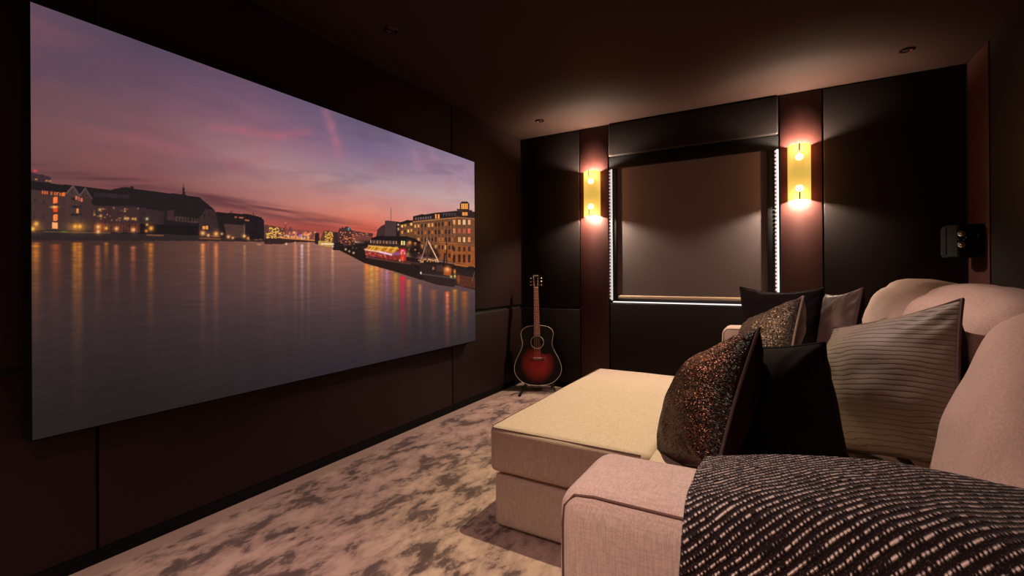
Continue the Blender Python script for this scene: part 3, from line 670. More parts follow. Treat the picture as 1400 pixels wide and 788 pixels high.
pic = picture()
NV, NU = pic.shape[:2]
lin = np.where(pic <= .04045, pic/12.92, ((pic+.055)/1.055)**2.4)
yy = np.linspace(SY0, SY1, NU)[None, :].repeat(NV, 0); zz = np.linspace(SZ1, SZ0, NV)[:, None].repeat(NU, 1)
co = np.stack([np.full_like(yy, 0.0), yy-(SY0+SY1)/2, zz-SZ0], -1).reshape(-1, 3)
idx = np.arange(NU*NV).reshape(NV, NU)
quads = np.stack([idx[1:, :-1], idx[1:, 1:], idx[:-1, 1:], idx[:-1, :-1]], -1).reshape(-1, 4)
me = bpy.data.meshes.new('display')
me.vertices.add(len(co)); me.vertices.foreach_set('co', co.ravel().astype(np.float32))
me.loops.add(quads.size); me.loops.foreach_set('vertex_index', quads.ravel().astype(np.int32))
me.polygons.add(len(quads)); me.polygons.foreach_set('loop_start', np.arange(0, quads.size, 4, dtype=np.int32))
me.update(calc_edges=True)
ca = me.color_attributes.new('picture', 'FLOAT_COLOR', 'POINT')
ca.data.foreach_set('color', np.concatenate([lin.reshape(-1, 3), np.ones((NU*NV, 1))], 1).ravel().astype(np.float32))
m = Mat('lit_display'); m.base((.004, .004, .004), .6, 0, .1)
at_ = m.n.new('ShaderNodeAttribute'); at_.attribute_name = 'picture'
m.link(at_.outputs['Color'], m.b.inputs['Emission Color']); m.b.inputs['Emission Strength'].default_value = 1
me.materials.append(m.m)
o = bpy.data.objects.new('display', me); col.objects.link(o); o.parent = scr; o.location = (SX, 0, 0)

# ------------------------------------------------------------------ sofa, footstool
SOFA_Y0, SOFA_Y1, SOFA_X = -3.405, -.30, 1.90
sofa = thing('sofa', 'long oatmeal linen sofa with loose back cushions and square arms', 'sofa', (2.6, (SOFA_Y0+SOFA_Y1)/2, 0))
ARM_Z, ARM_W, AX = .722, .245, 1.938
def arm(y0, y1):
    a = obj('arm', soft_box((AX, y0, .035), (3.30, y1, ARM_Z), .048, (.006, .004, .006), (18, 8, 12), wrinkle=.003), M['linen'], sofa)
    for y in (y0+.012,):
        obj('seam', T([(AX+.012, y+.004, .10), (AX+.009, y+.003, ARM_Z-.07), (AX+.013, y+.003, ARM_Z-.036), (AX+.032, y+.003, ARM_Z-.013), (AX+.07, y+.004, ARM_Z-.0085), (2.5, y+.004, ARM_Z-.008), (3.24, y+.004, ARM_Z-.010)], .0026, 6), M['seam'], a)
    return a
arm(SOFA_Y0, SOFA_Y0+ARM_W); arm(SOFA_Y1-ARM_W, SOFA_Y1)
SI0, SI1 = SOFA_Y0+ARM_W+.004, SOFA_Y1-ARM_W-.004
obj('base', soft_box((AX+.02, SI0, .035), (3.2, SI1, .245), .02, .002), M['linen'], sofa)
obj('back', soft_box((3.10, SOFA_Y0+.004, .035), (3.345, SOFA_Y1-.004, .80), .035, .004), M['linen'], sofa)
for x in (2.03, 3.2):
    for y in (SOFA_Y0+.06, SOFA_Y1-.06):
        obj('foot', B((x-.03, y-.03, 0), (x+.03, y+.03, .04), .004), M['black'], sofa)
NC = 3; cw = (SI1-SI0)/NC
for k in range(NC):
    y0, y1 = SI0+cw*k, SI0+cw*(k+1)
    c_ = obj('seat_cushion', soft_box((SOFA_X-.012, y0+.002, .25), (3.08, y1-.002, .450), .014, (.0, .001, .006), (20, 20, 8)), M['linen'], sofa)
    def lean(w, p, y0=y0, y1=y1, k=k):
        t = (w.z-.45)/.62
        w.x += .18*t+.02*math.sin(w.y*5+k)*t-.05
        edge = ((w.y-(y0+y1)/2)/((y1-y0)/2))
        w.z += -.075*max(0, t)*(abs(edge)**3) + .03*noise.noise(Vector((w.y*3, k*5.1, .3)))*max(0, t)
        w.x += .012*noise.noise(Vector((w.x*4, w.y*5, w.z*5+k*3)))
        return w
    obj('back_cushion', soft_box((2.72, y0+.002, .44), (2.93, y1-.002, 1.06), .07, (.055, .012, .02), (22, 30, 26), lean=lean, wrinkle=.012, wscale=4.5), M['linen_back'], sofa)

OX0, OX1, OY0, OY1, OZ = 1.188, 1.886, -2.470, -1.035, .456
ott = thing('footstool', 'wide oatmeal footstool with a thick cushion top, brightly lit from above', 'footstool', ((OX0+OX1)/2, (OY0+OY1)/2, 0))
obj('base', soft_box((OX0+.018, OY0+.012, .012), (OX1, OY1-.012, .238), .022, (.004, .004, .002), (20, 20, 10)), M['linen'], ott)
oc = obj('cushion', soft_box((OX0, OY0, .250), (OX1, OY1, OZ-.006), .026, (.006, .008, .006), (26, 30, 10), wrinkle=.003), M['linen'], ott)
sp = [(OX0+.03, OY0+.012, OZ-.010)]
def rectloop(z, ins, r=.03, n=5):
    P = []
    for (cx_, cy_, a0) in ((OX1-ins-r, OY1-ins-r, 0), (OX0+ins+r, OY1-ins-r, PI/2), (OX0+ins+r, OY0+ins+r, PI), (OX1-ins-r, OY0+ins+r, 1.5*PI)):
        for k in range(n+1): a = a0+PI/2*k/n; P.append((cx_+r*math.cos(a), cy_+r*math.sin(a), z))
    return P
obj('seam', T(rectloop(OZ-.0135, .0035)[5:19], .0024, 6), M['seam'], oc)
for x in (OX0+.07, OX1-.05):
    for y in (OY0+.07, OY1-.07): obj('foot', B((x-.025, y-.025, 0), (x+.025, y+.025, .018), .003), M['black'], ott)

# ------------------------------------------------------------------ scatter cushions
def pillow(name, label, cat, org, U, V, w, h, t, front, back, pipe, group=None, wr=.010, seed=0, ear=.07, pw=.42):
    """square scatter cushion: org = middle of its lower edge, U along its width, V up its height, front looks along U x V"""
    U = Vector(U).normalized(); V = Vector(V); V = (V-U*V.dot(U)).normalized(); Nn = U.cross(V)
    mtx = Matrix((U, V, Nn)).transposed().to_4x4(); mtx.translation = Vector(org)
    root = thing(name, label, cat, org, mtx.to_euler(), group)
    N = 44
    def outline(u, v):
        x = w/2*u*(1-ear*(1-v*v)); y = h/2+h/2*v*(1-ear*(1-u*u)); return x, y
    def surf(sg):
        Vs, F, uvs = [], [], []
        for j in range(N+1):
            for i in range(N+1):
                u = math.sin((i/N-.5)*PI); v = math.sin((j/N-.5)*PI)
                x, y = outline(u, v); d = max(0, (1-u*u)*(1-v*v))
                z = sg*t/2*(d**pw)
                q = Vector((x*7+seed*3.3, y*7, sg*2+seed))
                k = wr*(noise.noise(q)+.6*noise.noise(q*2.1))*min(1, d*6)
                # gathers running in from the corners
                cr = max(0, abs(u)*abs(v)-.25)
                k += wr*1.1*cr*math.sin((abs(x)-abs(y-h/2))*95+seed)*min(1, d*14)
                z += sg*k
                sag = -.02*(1-v*v)*0
                Vs.append((x, y+sag, z)); uvs.append((x, y))
        for j in range(N):
            for i in range(N):
                a = j*(N+1)+i; q = (a, a+1, a+N+2, a+N+1); F.append(q if sg > 0 else q[::-1])
        return Vs, F, uvs
    for sg, nm, mt in ((1, 'front_panel', front), (-1, 'back_panel', back)):
        Vs, F, uvs = surf(sg)
        o = obj(nm, (Vs, F), mt, root, world=False, sharp=None)
        ul = o.data.uv_layers.new(name='cloth')
        for lp in o.data.loops: ul.data[lp.index].uv = uvs[lp.vertex_index]
    if pipe:
        pts = []
        K = 22
        for s in range(4):
            for k in range(K):
                f = math.sin((k/K-.5)*PI)
                u, v = [(f, -1), (1, f), (-f, 1), (-1, -f)][s]; x, y = outline(u, v); pts.append((x, y, 0))
        obj('piping', T(pts, .0055, 8, True), pipe, root, world=False)
    return root

def sequin_mat(name, dark, spark, amt=.5, scale=190):
    m = Mat(name); v = m.coord('Object', (1, 1, 1))
    vo = m.n.new('ShaderNodeTexVoronoi'); vo.inputs['Scale'].default_value = scale; m.link(m.coord('Object', (1, 2.0, 1), (0, 0, .7)), vo.inputs['Vector'])
    rgb = m.n.new('ShaderNodeSeparateColor'); m.link(vo.outputs['Color'], rgb.inputs[0])
    pick = m.math('GREATER_THAN', m.math('ADD', rgb.outputs[0], m.math('MULTIPLY', m.math('SUBTRACT', m.noise(v, 9, 3), .5), .6)), 1-amt)
    c = m.mix(pick, dark, m.mix(rgb.outputs[1], spark, tuple(x*.35 for x in spark)))
    m.base(c, .45, 0, .12); m.link(m.math('MULTIPLY', pick, .85), m.b.inputs['Metallic'])
    # each flake is tilted its own way
    g = m.n.new('ShaderNodeNewGeometry'); s = m.n.new('ShaderNodeVectorMath'); s.operation = 'SUBTRACT'; m.link(vo.outputs['Color'], s.inputs[0]); s.inputs[1].default_value = (.5, .5, .5)
    k = m.n.new('ShaderNodeVectorMath'); k.operation = 'SCALE'; k.inputs['Scale'].default_value = 1.5; m.link(s.outputs[0], k.inputs[0])
    a = m.n.new('ShaderNodeVectorMath'); a.operation = 'ADD'; m.link(g.outputs['Normal'], a.inputs[0]); m.link(k.outputs[0], a.inputs[1])
    nn = m.n.new('ShaderNodeVectorMath'); nn.operation = 'NORMALIZE'; m.link(a.outputs[0], nn.inputs[0]); m.link(nn.outputs[0], m.b.inputs['Normal'])
    return m.m
M['sequin'] = sequin_mat('copper_flecked_cloth', srgb(14, 10, 11), (.20, .07, .052), .34, 280)
M['sequin2'] = sequin_mat('bronze_flecked_cloth', srgb(30, 22, 21), (.22, .13, .11), .42, 360)
def satin(name, c, rough=.42, ridges=0, sc_=55, spec=.5, sheen=.3):
    m = Mat(name)
    tc = m.n.new('ShaderNodeTexCoord'); mp = m.n.new('ShaderNodeMapping'); m.link(tc.outputs['UV'], mp.inputs[0])
    mp.inputs['Rotation'].default_value = (0, 0, .0)
    x = m.sepxyz(mp.outputs[0])
    wob = m.noise(mp.outputs[0], 6, 3)
    if ridges:
        ph = m.math('MULTIPLY', m.math('ADD', x[1], m.math('MULTIPLY', wob, .035)), sc_)
        saw = m.math('FRACT', ph); hgt = m.math('POWER', saw, .35)
        lines = m.math('SUBTRACT', 1, m.math('LESS_THAN', saw, .16))
        cc = m.mix(lines, tuple(v*.45 for v in c), m.mix(wob, tuple(v*.85 for v in c), c))
        m.base(cc, .6, 0, .3); m.bump(hgt, .8, .006)
    else:
        m.base(m.mix(wob, tuple(v*.75 for v in c), c), rough, 0, spec, sheen=sheen)
        m.bump(m.noise(m.coord('UV', (28, 5, 1), (0, 0, .5)), 1, 3), .55, .012)
    return m.m
M['black_velvet'] = satin('black_velvet', srgb(15, 7, 8), .9, spec=.12, sheen=0)
M['wine_velvet'] = satin('dark_wine_velvet', srgb(26, 7, 8), .9, spec=.12, sheen=0)
M['taupe_satin'] = satin('taupe_satin', srgb(66, 47, 43), .45, sheen=.0)
M['ribbed'] = satin('ribbed_champagne_cloth', srgb(122, 108, 98), .5, 1, 62)
M['pipe_dark'] = simple('dark_wine_piping', srgb(58, 30, 30), .6); M['pipe_grey'] = simple('grey_satin_piping', srgb(110, 90, 86), .45)
ZB = .462
pillow('scatter_cushion', 'black cushion with copper-flecked face, nearest the striped throw', 'cushion', (2.02, -2.54, .455), (.46, -.85, .38), (.42, 0, .92), .56, .455, .24, M['sequin'], M['wine_velvet'], M['pipe_dark'], seed=1)
pillow('scatter_cushion', 'dark cushion with grey-piped flecked face and taupe satin back, behind the copper-flecked one', 'cushion', (2.2, -1.74, ZB+.05), (.45, -.8, .28), (.35, 0, .95), .50, .47, .20, M['sequin2'], M['taupe_satin'], M['pipe_grey'], seed=5, wr=.014)
pillow('scatter_cushion', 'plain black cushion in front of the lower right corner of the window blind', 'cushion', (2.285, -1.08, ZB), (1, -.2, 0), (0, .15, .98), .44, .57, .20, M['black_velvet'], M['black_velvet'], M['black_velvet'], seed=9, ear=.12)
pillow('scatter_cushion', 'dark satin cushion with a creased brown top fold under the right wall lamp', 'cushion', (2.51, -1.16, ZB), (.25, -.95, .12), (.2, 0, .97), .48, .56, .15, M['taupe_satin'], M['black_velvet'], M['pipe_dark'], seed=12, wr=.014)
pillow('scatter_cushion', 'champagne cushion with fine ribbed stripes and dark back, leaning on the back cushions', 'cushion', (2.60, -2.225, .49), (.52, -.82, .27), (.25, .05, .97), .56, .50, .36, M['ribbed'], M['wine_velvet'], M['pipe_dark'], seed=17, pw=.7, wr=.014)
pillow('scatter_cushion', 'black velvet cushion wedged between the copper-flecked and the ribbed cushion', 'cushion', (2.325, -2.437, ZB), (.75, -.66, .16), (-.22, .1, .97), .42, .42, .18, M['black_velvet'], M['black_velvet'], M['black_velvet'], seed=21)

# ------------------------------------------------------------------ throw over the near arm
def throw():
    XA, XB = 2.165, 3.06
    y0, y1 = SOFA_Y0-.022, SOFA_Y0+ARM_W+.022      # outer and inner side of the arm
    NXs, NT = 120, 110
    prof = [(y0-.004, .16), (y0-.004, .66), (y0+.006, .70), (y0+.03, .728), (y0+.06, .738), ((y0+y1)/2, .742), (y1-.05, .740), (y1-.015, .728), (y1, .69), (y1+.004, .52)]
    L = [0]
    for a, b in zip(prof, prof[1:]): L.append(L[-1]+math.hypot(b[0]-a[0], b[1]-a[1]))
    Vs, F, uvs = [], [], []
    for j in range(NT+1):
        s = L[-1]*j/NT; k = max(i for i in range(len(L)) if L[i] <= s+1e-9); k = min(k, len(L)-2)
        f = (s-L[k])/(L[k+1]-L[k]); y = prof[k][0]*(1-f)+prof[k+1][0]*f; z = prof[k][1]*(1-f)+prof[k+1][1]*f
        for i in range(NXs+1):
            x = XA+(XB-XA)*i/NXs
            g = (x-XA)/(XB-XA)
            top = min(1, max(0, (z-.62)/.1))
            hump = .046*math.sin(min(1, max(0, (x-2.17)/.62))*PI)**1.0*top
            w = .005*noise.noise(Vector((x*6, s*5, 1)))+.004*noise.noise(Vector((x*13, s*11, 4)))
            edge = .012*noise.noise(Vector((s*7, 0, 2)))*(1-g)
            out = -1 if s < L[3] else 1
            Vs.append((x+edge-.01*(1-top)*(1-g), y+(out*abs(w)*1.2 if not top > .9 else 0)-(.008*(1-top) if out < 0 else -.008*(1-top)), z+hump+(abs(w) if top > .5 else 0)))
            uvs.append((x, s))
    for j in range(NT):
        for i in range(NXs):
            a = j*(NXs+1)+i; F.append((a, a+1, a+NXs+2, a+NXs+1))
    m = Mat('striped_boucle_wool')
    tc = m.n.new('ShaderNodeTexCoord'); uv = tc.outputs['UV']
    def mp(rot, scale):
        q = m.n.new('ShaderNodeMapping'); q.inputs['Rotation'].default_value = (0, 0, rot); q.inputs['Scale'].default_value = scale; m.link(uv, q.inputs[0]); return q.outputs[0]
    ang = math.radians(-35)
    wob = m.noise(uv, 9, 3); fine = m.noise(uv, 420, 3)
    r0 = m.sepxyz(mp(ang, (1, 1, 1)))
    ph = m.math('ADD', m.math('MULTIPLY', r0[1], 1/.0106), m.math('MULTIPLY', wob, .9))
    tri = m.math('ABSOLUTE', m.math('SUBTRACT', m.math('FRACT', ph), .5))       # 0 on a ridge, .5 between
    ridge = m.math('SUBTRACT', 1, m.math('MULTIPLY', tri, 2.6), clamp=True)
    # knots strung along each ridge
    row = m.math('FLOOR', ph)
    vv = m.n.new('ShaderNodeCombineXYZ'); m.link(m.math('MULTIPLY', r0[0], 110), vv.inputs[0]); m.link(m.math('MULTIPLY', row, 7.31), vv.inputs[1])
    kn = m.n.new('ShaderNodeTexNoise'); m.inp(kn, Scale=1, Detail=1); m.link(vv.outputs[0], kn.inputs['Vector'])
    vb = m.n.new('ShaderNodeCombineXYZ'); m.link(m.math('MULTIPLY', r0[0], 14), vb.inputs[0]); m.link(m.math('MULTIPLY', row, 3.7), vb.inputs[1])
    kb = m.n.new('ShaderNodeTexNoise'); m.inp(kb, Scale=1, Detail=2); m.link(vb.outputs[0], kb.inputs['Vector'])
    kk = m.math('ADD', kn.outputs['Fac'], m.math('MULTIPLY', m.math('SUBTRACT', kb.outputs['Fac'], .5), .22))
    bf_ = m.math('FRACT', m.math('ADD', m.math('MULTIPLY', r0[0], 180), m.math('ADD', m.math('MULTIPLY', row, .37), m.math('MULTIPLY', kb.outputs['Fac'], 3))))
    bead = m.math('SUBTRACT', 1, m.math('MULTIPLY', m.math('ABSOLUTE', m.math('SUBTRACT', bf_, .5)), 2))
    vl = m.math('ADD', m.math('MULTIPLY', bead, .42), m.math('ADD', m.math('MULTIPLY', m.math('SUBTRACT', kk, .5), 1.5), m.math('MULTIPLY', ridge, .2)))
    dots = m.ramp(vl, [(.26, (0, 0, 0)), (.50, (1, 1, 1))])
    mask = m.math('MULTIPLY', dots, m.ramp(ridge, [(.30, (0, 0, 0)), (.70, (1, 1, 1))]))
    dark = m.mix(fine, srgb(10, 6, 7), srgb(42, 29, 29))
    c = m.mix(mask, dark, m.mix(fine, srgb(190, 156, 140), srgb(252, 232, 218)))
    fuzz = m.math('MULTIPLY', m.math('GREATER_THAN', fine, .62), .35)
    c = m.mix(fuzz, c, srgb(120, 98, 94))
    m.base(c, .95, 0, .1, sheen=.15)
    h = m.math('ADD', m.math('MULTIPLY', ridge, .8), m.math('ADD', m.math('MULTIPLY', mask, 1.0), m.math('MULTIPLY', fine, .4)))
    m.bump(h, .9, .006)
    root = obj('throw_blanket', (Vs, F), m.m, sharp=None)
    ul = root.data.uv_layers.new(name='cloth')
    for lp in root.data.loops: ul.data[lp.index].uv = uvs[lp.vertex_index]
    sol = root.modifiers.new('thickness', 'SOLIDIFY'); sol.thickness = .008; sol.offset = 1
    tag(root, 'chunky black and white striped wool throw draped over the near sofa arm', 'throw')
throw()

# ------------------------------------------------------------------ guitar and its stand
def guitar():
    gx, gy = .322, -.275
    yaw = math.radians(24); leanb = math.radians(-6); roll = math.radians(-1.2)
    t = thing('acoustic_guitar', 'dark red sunburst acoustic guitar standing upright in the corner', 'guitar', (gx, gy, .062))
    R_ = Matrix.Rotation(yaw, 3, 'Z') @ Matrix.Rotation(leanb, 3, 'X') @ Matrix.Rotation(roll, 3, 'Y')
    # local: x across, z up the body, -y towards the room
    t.rotation_euler = R_.to_euler()
    pr = [(0, 0), (.004, .06), (.012, .10), (.03, .143), (.06, .180), (.10, .210), (.145, .2225), (.19, .2195), (.235, .205), (.28, .184), (.325, .160), (.365, .1445), (.40, .1405), (.44, .1475), (.475, .155), (.505, .151), (.53, .135), (.548, .108), (.558, .075), (.5625, .035), (.563, 0)]
    # smooth profile
    def hw(z):
        for (a, b), (c, d) in zip(pr, pr[1:]):
            if a <= z <= c: return b+(d-b)*(z-a)/(c-a)
        return 0
    right = [(p[1], p[0]) for p in pr]
    def cr(P, n=4):
        out = []
        for i in range(len(P)-1):
            p0 = P[max(0, i-1)]; p1 = P[i]; p2 = P[i+1]; p3 = P[min(len(P)-1, i+2)]
            for k in range(n):
                s = k/n
                out.append(tuple(.5*((2*p1[q])+(-p0[q]+p2[q])*s+(2*p0[q]-5*p1[q]+4*p2[q]-p3[q])*s*s+(-p0[q]+3*p1[q]-3*p2[q]+p3[q])*s**3) for q in range(2)))
        return out+[P[-1]]
    rp = cr(right); rp[0] = (0, 0); rp[-1] = (0, .563)
    loop = [(x, z) for x, z in rp]+[(-x, z) for x, z in rp[-2:0:-1]]
    D = .105; n = len(loop)
    # sides and back
    bm = bmesh.new()
    f = [bm.verts.new((x, 0, z)) for x, z in loop]; b = [bm.verts.new((x*.985, D, z*.985+.004)) for x, z in loop]
    for i in range(n): bm.faces.new((f[i], f[(i+1) % n], b[(i+1) % n], b[i]))
    bm.faces.new(b)
    obj('body', bm, simple('dark_mahogany_lacquer', srgb(50, 14, 12), .2), t, world=False)
    # top with sunburst, ring-filled around the sound hole
    m = Mat('red_sunburst_lacquer'); v = m.coord()
    x = m.sepxyz(v)
    dx = m.math('DIVIDE', x[0], .175); dz = m.math('DIVIDE', m.math('SUBTRACT', x[2], .20), .185)
    dd = m.math('SQRT', m.math('ADD', m.math('MULTIPLY', dx, dx), m.math('MULTIPLY', dz, dz)))
    grain = m.noise(m.coord(scale=(90, 1, 2)), 1, 3)
    red = m.mix(grain, srgb(186, 54, 52), srgb(140, 28, 30))
    c = m.mix(m.ramp(dd, [(.30, (0, 0, 0)), (.95, (1, 1, 1))]), red, srgb(10, 4, 5))
    m.base(c, .35, 0, .3)
    hole_z, hr = .405, .050
    bm = bmesh.new()
    outer = [bm.verts.new((x_, -.0005, z)) for x_, z in loop]
    # radial bridge to the hole
    ring = []
    for x_, z in loop:
        a = math.atan2(z-hole_z, x_); ring.append(bm.verts.new((hr*math.cos(a), -.0005, hole_z+hr*math.sin(a))))
    mids = []
    for k in (.33, .66):
        mids.append([bm.verts.new(((o_.co.x*(1-k)+r_.co.x*k), -.0005, (o_.co.z*(1-k)+r_.co.z*k))) for o_, r_ in zip(outer, ring)])
    for A, C_ in ((outer, mids[0]), (mids[0], mids[1]), (mids[1], ring)):
        for i in range(n):
            try: bm.faces.new((A[i], A[(i+1) % n], C_[(i+1) % n], C_[i]))
            except ValueError: pass
    obj('soundboard', bm, m.m, t, world=False, sharp=None)
    cream = simple('cream_binding', srgb(206, 186, 168), .4)
    obj('binding', T([(x_*1.0, -.001, z) for x_, z in loop], .0020, 8, True), cream, t, world=False)
    obj('rosette', T([(.0605*math.cos(a), -.002, hole_z+.0605*math.sin(a)) for a in np.linspace(0, 2*PI, 48, endpoint=False)], .0021, 6, True), cream, t, world=False)
    bm = bmesh.new(); hv = [bm.verts.new((.056*math.cos(a), .03, hole_z+.056*math.sin(a))) for a in np.linspace(0, 2*PI, 32, endpoint=False)]; bm.faces.new(hv)
    bmesh.ops.extrude_face_region(bm, geom=bm.faces[:])
    obj('sound_hole', B((-.05, .035, hole_z-.05), (.05, .038, hole_z+.05)), simple('dark_inner_wood', srgb(46, 18, 14), .8), t, world=False)
    # pickguard (teardrop)
    pg = [(.052, .455), (.085, .47), (.118, .455), (.135, .41), (.145, .37), (.158, .335), (.15, .315), (.10, .298), (.06, .292), (.034, .305), (.03, .335), (.045, .352), (.062, .375), (.068, .405), (.062, .435)]
    bm = bmesh.new(); a = [bm.verts.new((x_, -.0025, z)) for x_, z in pg]; b = [bm.verts.new((x_, -.0006, z)) for x_, z in pg]
    bm.faces.new(a); [bm.faces.new((a[i], a[(i+1) % 15], b[(i+1) % 15], b[i])) for i in range(15)]
    obj('pickguard', bm, simple('black_pickguard', srgb(12, 8, 9), .22), t, world=False)
    # bridge
    rose = simple('rosewood', srgb(96, 40, 34), .4)
    bm = bmesh.new(); box(bm, (-.075, -.010, .232), (.075, -.0005, .262), .006, 3)
    br = obj('bridge', bm, rose, t, world=False)
    obj('saddle', B((-.042, -.016, .2545), (.042, -.009, .259), .001), simple('bone', srgb(236, 206, 176), .35), br, world=False)
    for k in range(6):
        bm = bmesh.new(); bmesh.ops.create_uvsphere(bm, u_segments=8, v_segments=6, radius=.0032, matrix=Matrix.Translation((-.0285+.0114*k, -.0115, .243)))
        obj('bridge_pin', bm, simple('bone_pin', srgb(220, 190, 170), .35) if k == 0 else bpy.data.materials['bone_pin'], br, world=False)
    # neck, fretboard, head
    nut, fe = .925, .472
    mah = simple('mahogany_neck', srgb(70, 26, 22), .35)
    bm = bmesh.new(); rings = []
    for z, w_, d_ in ((.50, .028, .10), (.545, .029, .05), (.60, .0275, .026), (nut, .0215, .021), (nut+.02, .0215, .018)):
        rings.append([bm.verts.new((w_*math.cos(PI*k/10), -.002+d_*math.sin(PI*k/10)**.8, z)) for k in range(11)])
    for A, C_ in zip(rings, rings[1:]):
        for k in range(10): bm.faces.new((A[k], A[k+1], C_[k+1], C_[k]))
        bm.faces.new((A[10], A[0], C_[0], C_[10]))
    bm.faces.new(rings[0]); bm.faces.new(rings[-1])
    obj('neck', bm, mah, t, world=False)
    fm = Mat('rosewood_fretboard'); z_ = m  # fret wires are drawn as real bars below
    fm.base(fm.mix(fm.noise(fm.coord(scale=(60, 60, 3)), 1, 3), srgb(160, 84, 78), srgb(122, 56, 52)), .4)
    bm = bmesh.new(); a = [bm.verts.new(p) for p in ((-.0285, -.009, fe), (.0285, -.009, fe), (.0215, -.009, nut), (-.0215, -.009, nut))]
    b = [bm.verts.new((v_.co.x, -.001, v_.co.z)) for v_ in a]; bm.faces.new(a); bm.faces.new(b[::-1])
    for k in range(4): bm.faces.new((a[k], a[(k+1) % 4], b[(k+1) % 4], b[k]))
    fb = obj('fretboard', bm, fm.m, t, world=False)
    wire = simple('nickel_fret', (.78, .62, .56), .3, .9)
    sl = .665
    for k in range(1, 21):
        z = nut-sl*(1-2**(-k/12)); 
        if z < fe+.003: break
        w_ = .0215+.007*(nut-z)/(nut-fe)
        obj('fret', T([(-w_, -.0095, z), (0, -.0102, z), (w_, -.0095, z)], .0014, 6), wire, fb, world=False)
        if k in (3, 5, 7, 9, 12, 15): 
            z2 = nut-sl*(1-2**(-(k-.5)/12)); obj('inlay_dot', B((-.005, -.0098, z2-.004), (.005, -.0088, z2+.004), .002), cream, fb, world=False)
    obj('nut', B((-.0215, -.012, nut), (.0215, 0, nut+.005), .001), cream, t, world=False)
    hp = [(-.022, nut+.003), (.022, nut+.003), (.031, nut+.03), (.036, nut+.13), (.018, nut+.14), (0, nut+.132), (-.018, nut+.14), (-.036, nut+.13), (-.031, nut+.03)]
    bm = bmesh.new(); a = [bm.verts.new((x_, (z-nut)*.22-.006, z)) for x_, z in hp]; b = [bm.verts.new((v_.co.x, v_.co.y+.015, v_.co.z)) for v_ in a]
    bm.faces.new(a); bm.faces.new(b[::-1]); [bm.faces.new((a[i], a[(i+1) % 9], b[(i+1) % 9], b[i])) for i in range(9)]
    hd = obj('headstock', bm, simple('black_headstock', srgb(16, 10, 10), .25), t, world=False)
    # small pale script mark across the top of the head
    obj('head_mark', T([(-.022, .0155, nut+.098), (-.024, .0185, nut+.117), (-.010, .0185, nut+.121), (.002, .0180, nut+.117), (.012, .0185, nut+.120), (.024, .0185, nut+.118)], .0016, 6), cream, hd, world=False)
    for sg in (-1, 1):
        for k in range(3):
            z = nut+.028+.034*k; y = (z-nut)*.22
            bm = bmesh.new(); tube(bm, [(sg*.02, y-.008, z), (sg*.02, y-.022, z)], .0042, 10); tube(bm, [(sg*.02, y+.0, z), (sg*.05, y+.0, z)], .0022, 8)
            bmesh.ops.create_uvsphere(bm, u_segments=10, v_segments=8, radius=.0085, matrix=Matrix.Translation((sg*.053, y, z)) @ Matrix.Diagonal((.8, .5, 1, 1)))
            obj('tuning_peg', bm, M['gold'], t, world=False)
    stw = simple('bronze_string', (.7, .5, .4), .35, .9)
    for k in range(6):
        x0 = -.0285+.0114*k; x1 = -.0175+.007*k
        obj('string', T([(x0, -.017, .2565), (x1, -.0135, nut+.002), (math.copysign(.02, x1), -.012+.2*(.03+.034*(2-abs(k-2.5)//1)), nut+.03+.034*(abs(k-2.5)//1))], .0007, 5), stw, t, world=False)
    return t, R_
gt, GR = guitar()

def stand():
    t = thing('guitar_stand', 'low black tubular stand under the guitar', 'guitar stand', (.325, -.262, 0), (0, 0, math.radians(24)))
    bk = M['black']; sat = simple('worn_steel_tube', srgb(120, 104, 100), .3, .8)
    for s in (-1, 1):
        obj('leg', T([(s*.02, .07, .30), (s*.09, .055, .16), (s*.15, -.02, .022), (s*.165, -.16, .014)], .009, 10), bk, t, world=False)
        obj('cradle_arm', T([(s*.12, .035, .055), (s*.12, -.04, .050), (s*.12, -.072, .056), (s*.122, -.080, .085)], .008, 10), bk, t, world=False)
        obj('rubber_foot', T([(s*.165, -.15, .014), (s*.168, -.19, .013)], .013, 10), bk, t, world=False)
    obj('crossbar', T([(-.13, .015, .042), (.13, .015, .042)], .008, 10), sat, t, world=False)
    obj('rear_leg', T([(0, .07, .30), (0, .12, .15), (0, .165, .012)], .009, 10), bk, t, world=False)
    obj('front_bar', T([(-.15, -.07, .018), (0, -.085, .016), (.15, -.07, .018)], .006, 8), sat, t, world=False)
    obj('leg_tip', T([(-.17, -.155, .03), (-.25, -.17, .012)], .006, 8), sat, t, world=False)
stand()

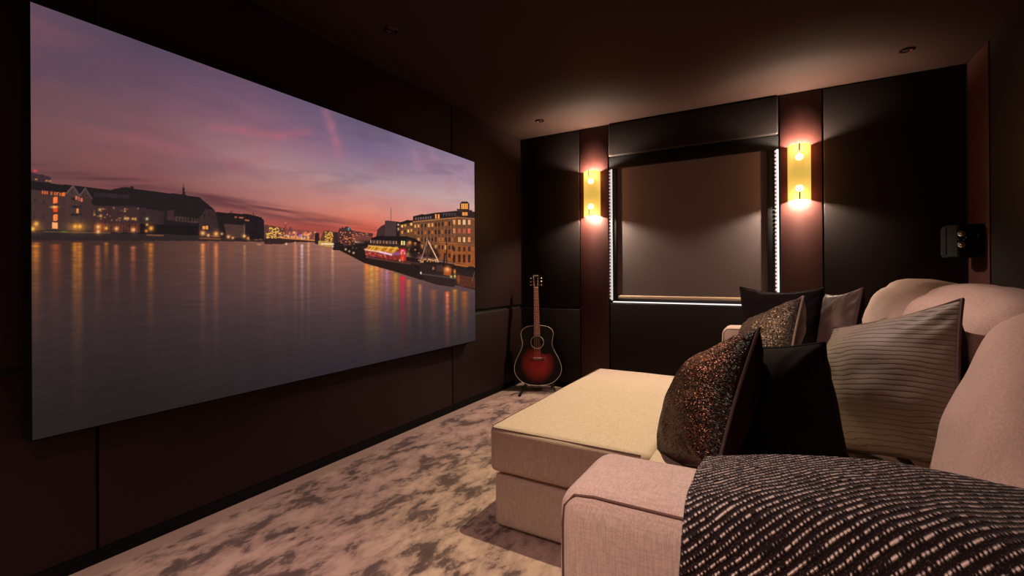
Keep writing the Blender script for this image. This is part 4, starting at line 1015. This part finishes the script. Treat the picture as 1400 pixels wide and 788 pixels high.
# ------------------------------------------------------------------ surround speaker on the right wall
sp = thing('surround_speaker', 'small black wall speaker with two bright round tweeters', 'speaker', (ROOM_X-.004, -.17, 1.20))
bm = bmesh.new(); pl = [(ROOM_X-.004, -.30), (3.262, -.30), (3.226, -.245), (3.226, -.115), (3.262, -.06), (ROOM_X-.004, -.06)]
lo_ = [bm.verts.new((x, y, 1.205)) for x, y in pl]; hi_ = [bm.verts.new((x, y, 1.408)) for x, y in pl]
bm.faces.new(lo_[::-1]); bm.faces.new(hi_)
for k in range(6): bm.faces.new((lo_[k], lo_[(k+1) % 6], hi_[(k+1) % 6], hi_[k]))
bmesh.ops.bevel(bm, geom=bm.edges[:], offset=.004, segments=2, affect='EDGES')
obj('cabinet', bm, M['black_matt'], sp)
obj('front_grille', B((3.220, -.235, 1.222), (3.227, -.125, 1.392), .003), M['black_matt'], sp)
for x, z in ((3.298, 1.326), (3.290, 1.312), (3.262, 1.316)):
    bm = bmesh.new(); bmesh.ops.create_uvsphere(bm, u_segments=8, v_segments=6, radius=.0042, matrix=Matrix.Translation((x, -.3005, z))); obj('screw', bm, M['chrome'], sp)
for z in (1.282, 1.350):
    bm = bmesh.new(); lathe(bm, [(.019, 0), (.017, .003), (.010, .006), (0, .0085)], seg=20, mtx=Matrix.Rotation(PI/2, 4, 'X'), c=(3.279, -.3, z))
    obj('tweeter', bm, M['chrome'], sp)
obj('badge', B((3.353, -.3015, 1.325), (3.357, -.300, 1.348)), simple('grey_badge', srgb(120, 110, 106), .4), sp)

# ------------------------------------------------------------------ camera
YAW, PITCH, ROLL, F_PX, SH = .5231032881, .0010967886, -.0059732368, 634.03356, -19.88658
cam = bpy.data.cameras.new('camera'); co_ = bpy.data.objects.new('camera', cam); col.objects.link(co_)
fw = Vector((-math.sin(YAW)*math.cos(PITCH), math.cos(YAW)*math.cos(PITCH), math.sin(PITCH)))
r = Vector((math.cos(YAW), math.sin(YAW), 0)); u_ = r.cross(fw)
r2 = r*math.cos(ROLL)+u_*math.sin(ROLL); u2 = -r*math.sin(ROLL)+u_*math.cos(ROLL)
mt = Matrix((r2, u2, -fw)).transposed().to_4x4(); mt.translation = Vector((2.29935, -4.18457, 1.116285)); co_.matrix_world = mt
cam.sensor_width = 36; cam.lens = 36*F_PX/1400; cam.shift_y = SH/1400; cam.clip_start = .02
sc.camera = co_
w = bpy.data.worlds.new('world'); sc.world = w; w.use_nodes = True
w.node_tree.nodes['Background'].inputs[0].default_value = (.75, .85, 1, 1); w.node_tree.nodes['Background'].inputs[1].default_value = 1.0
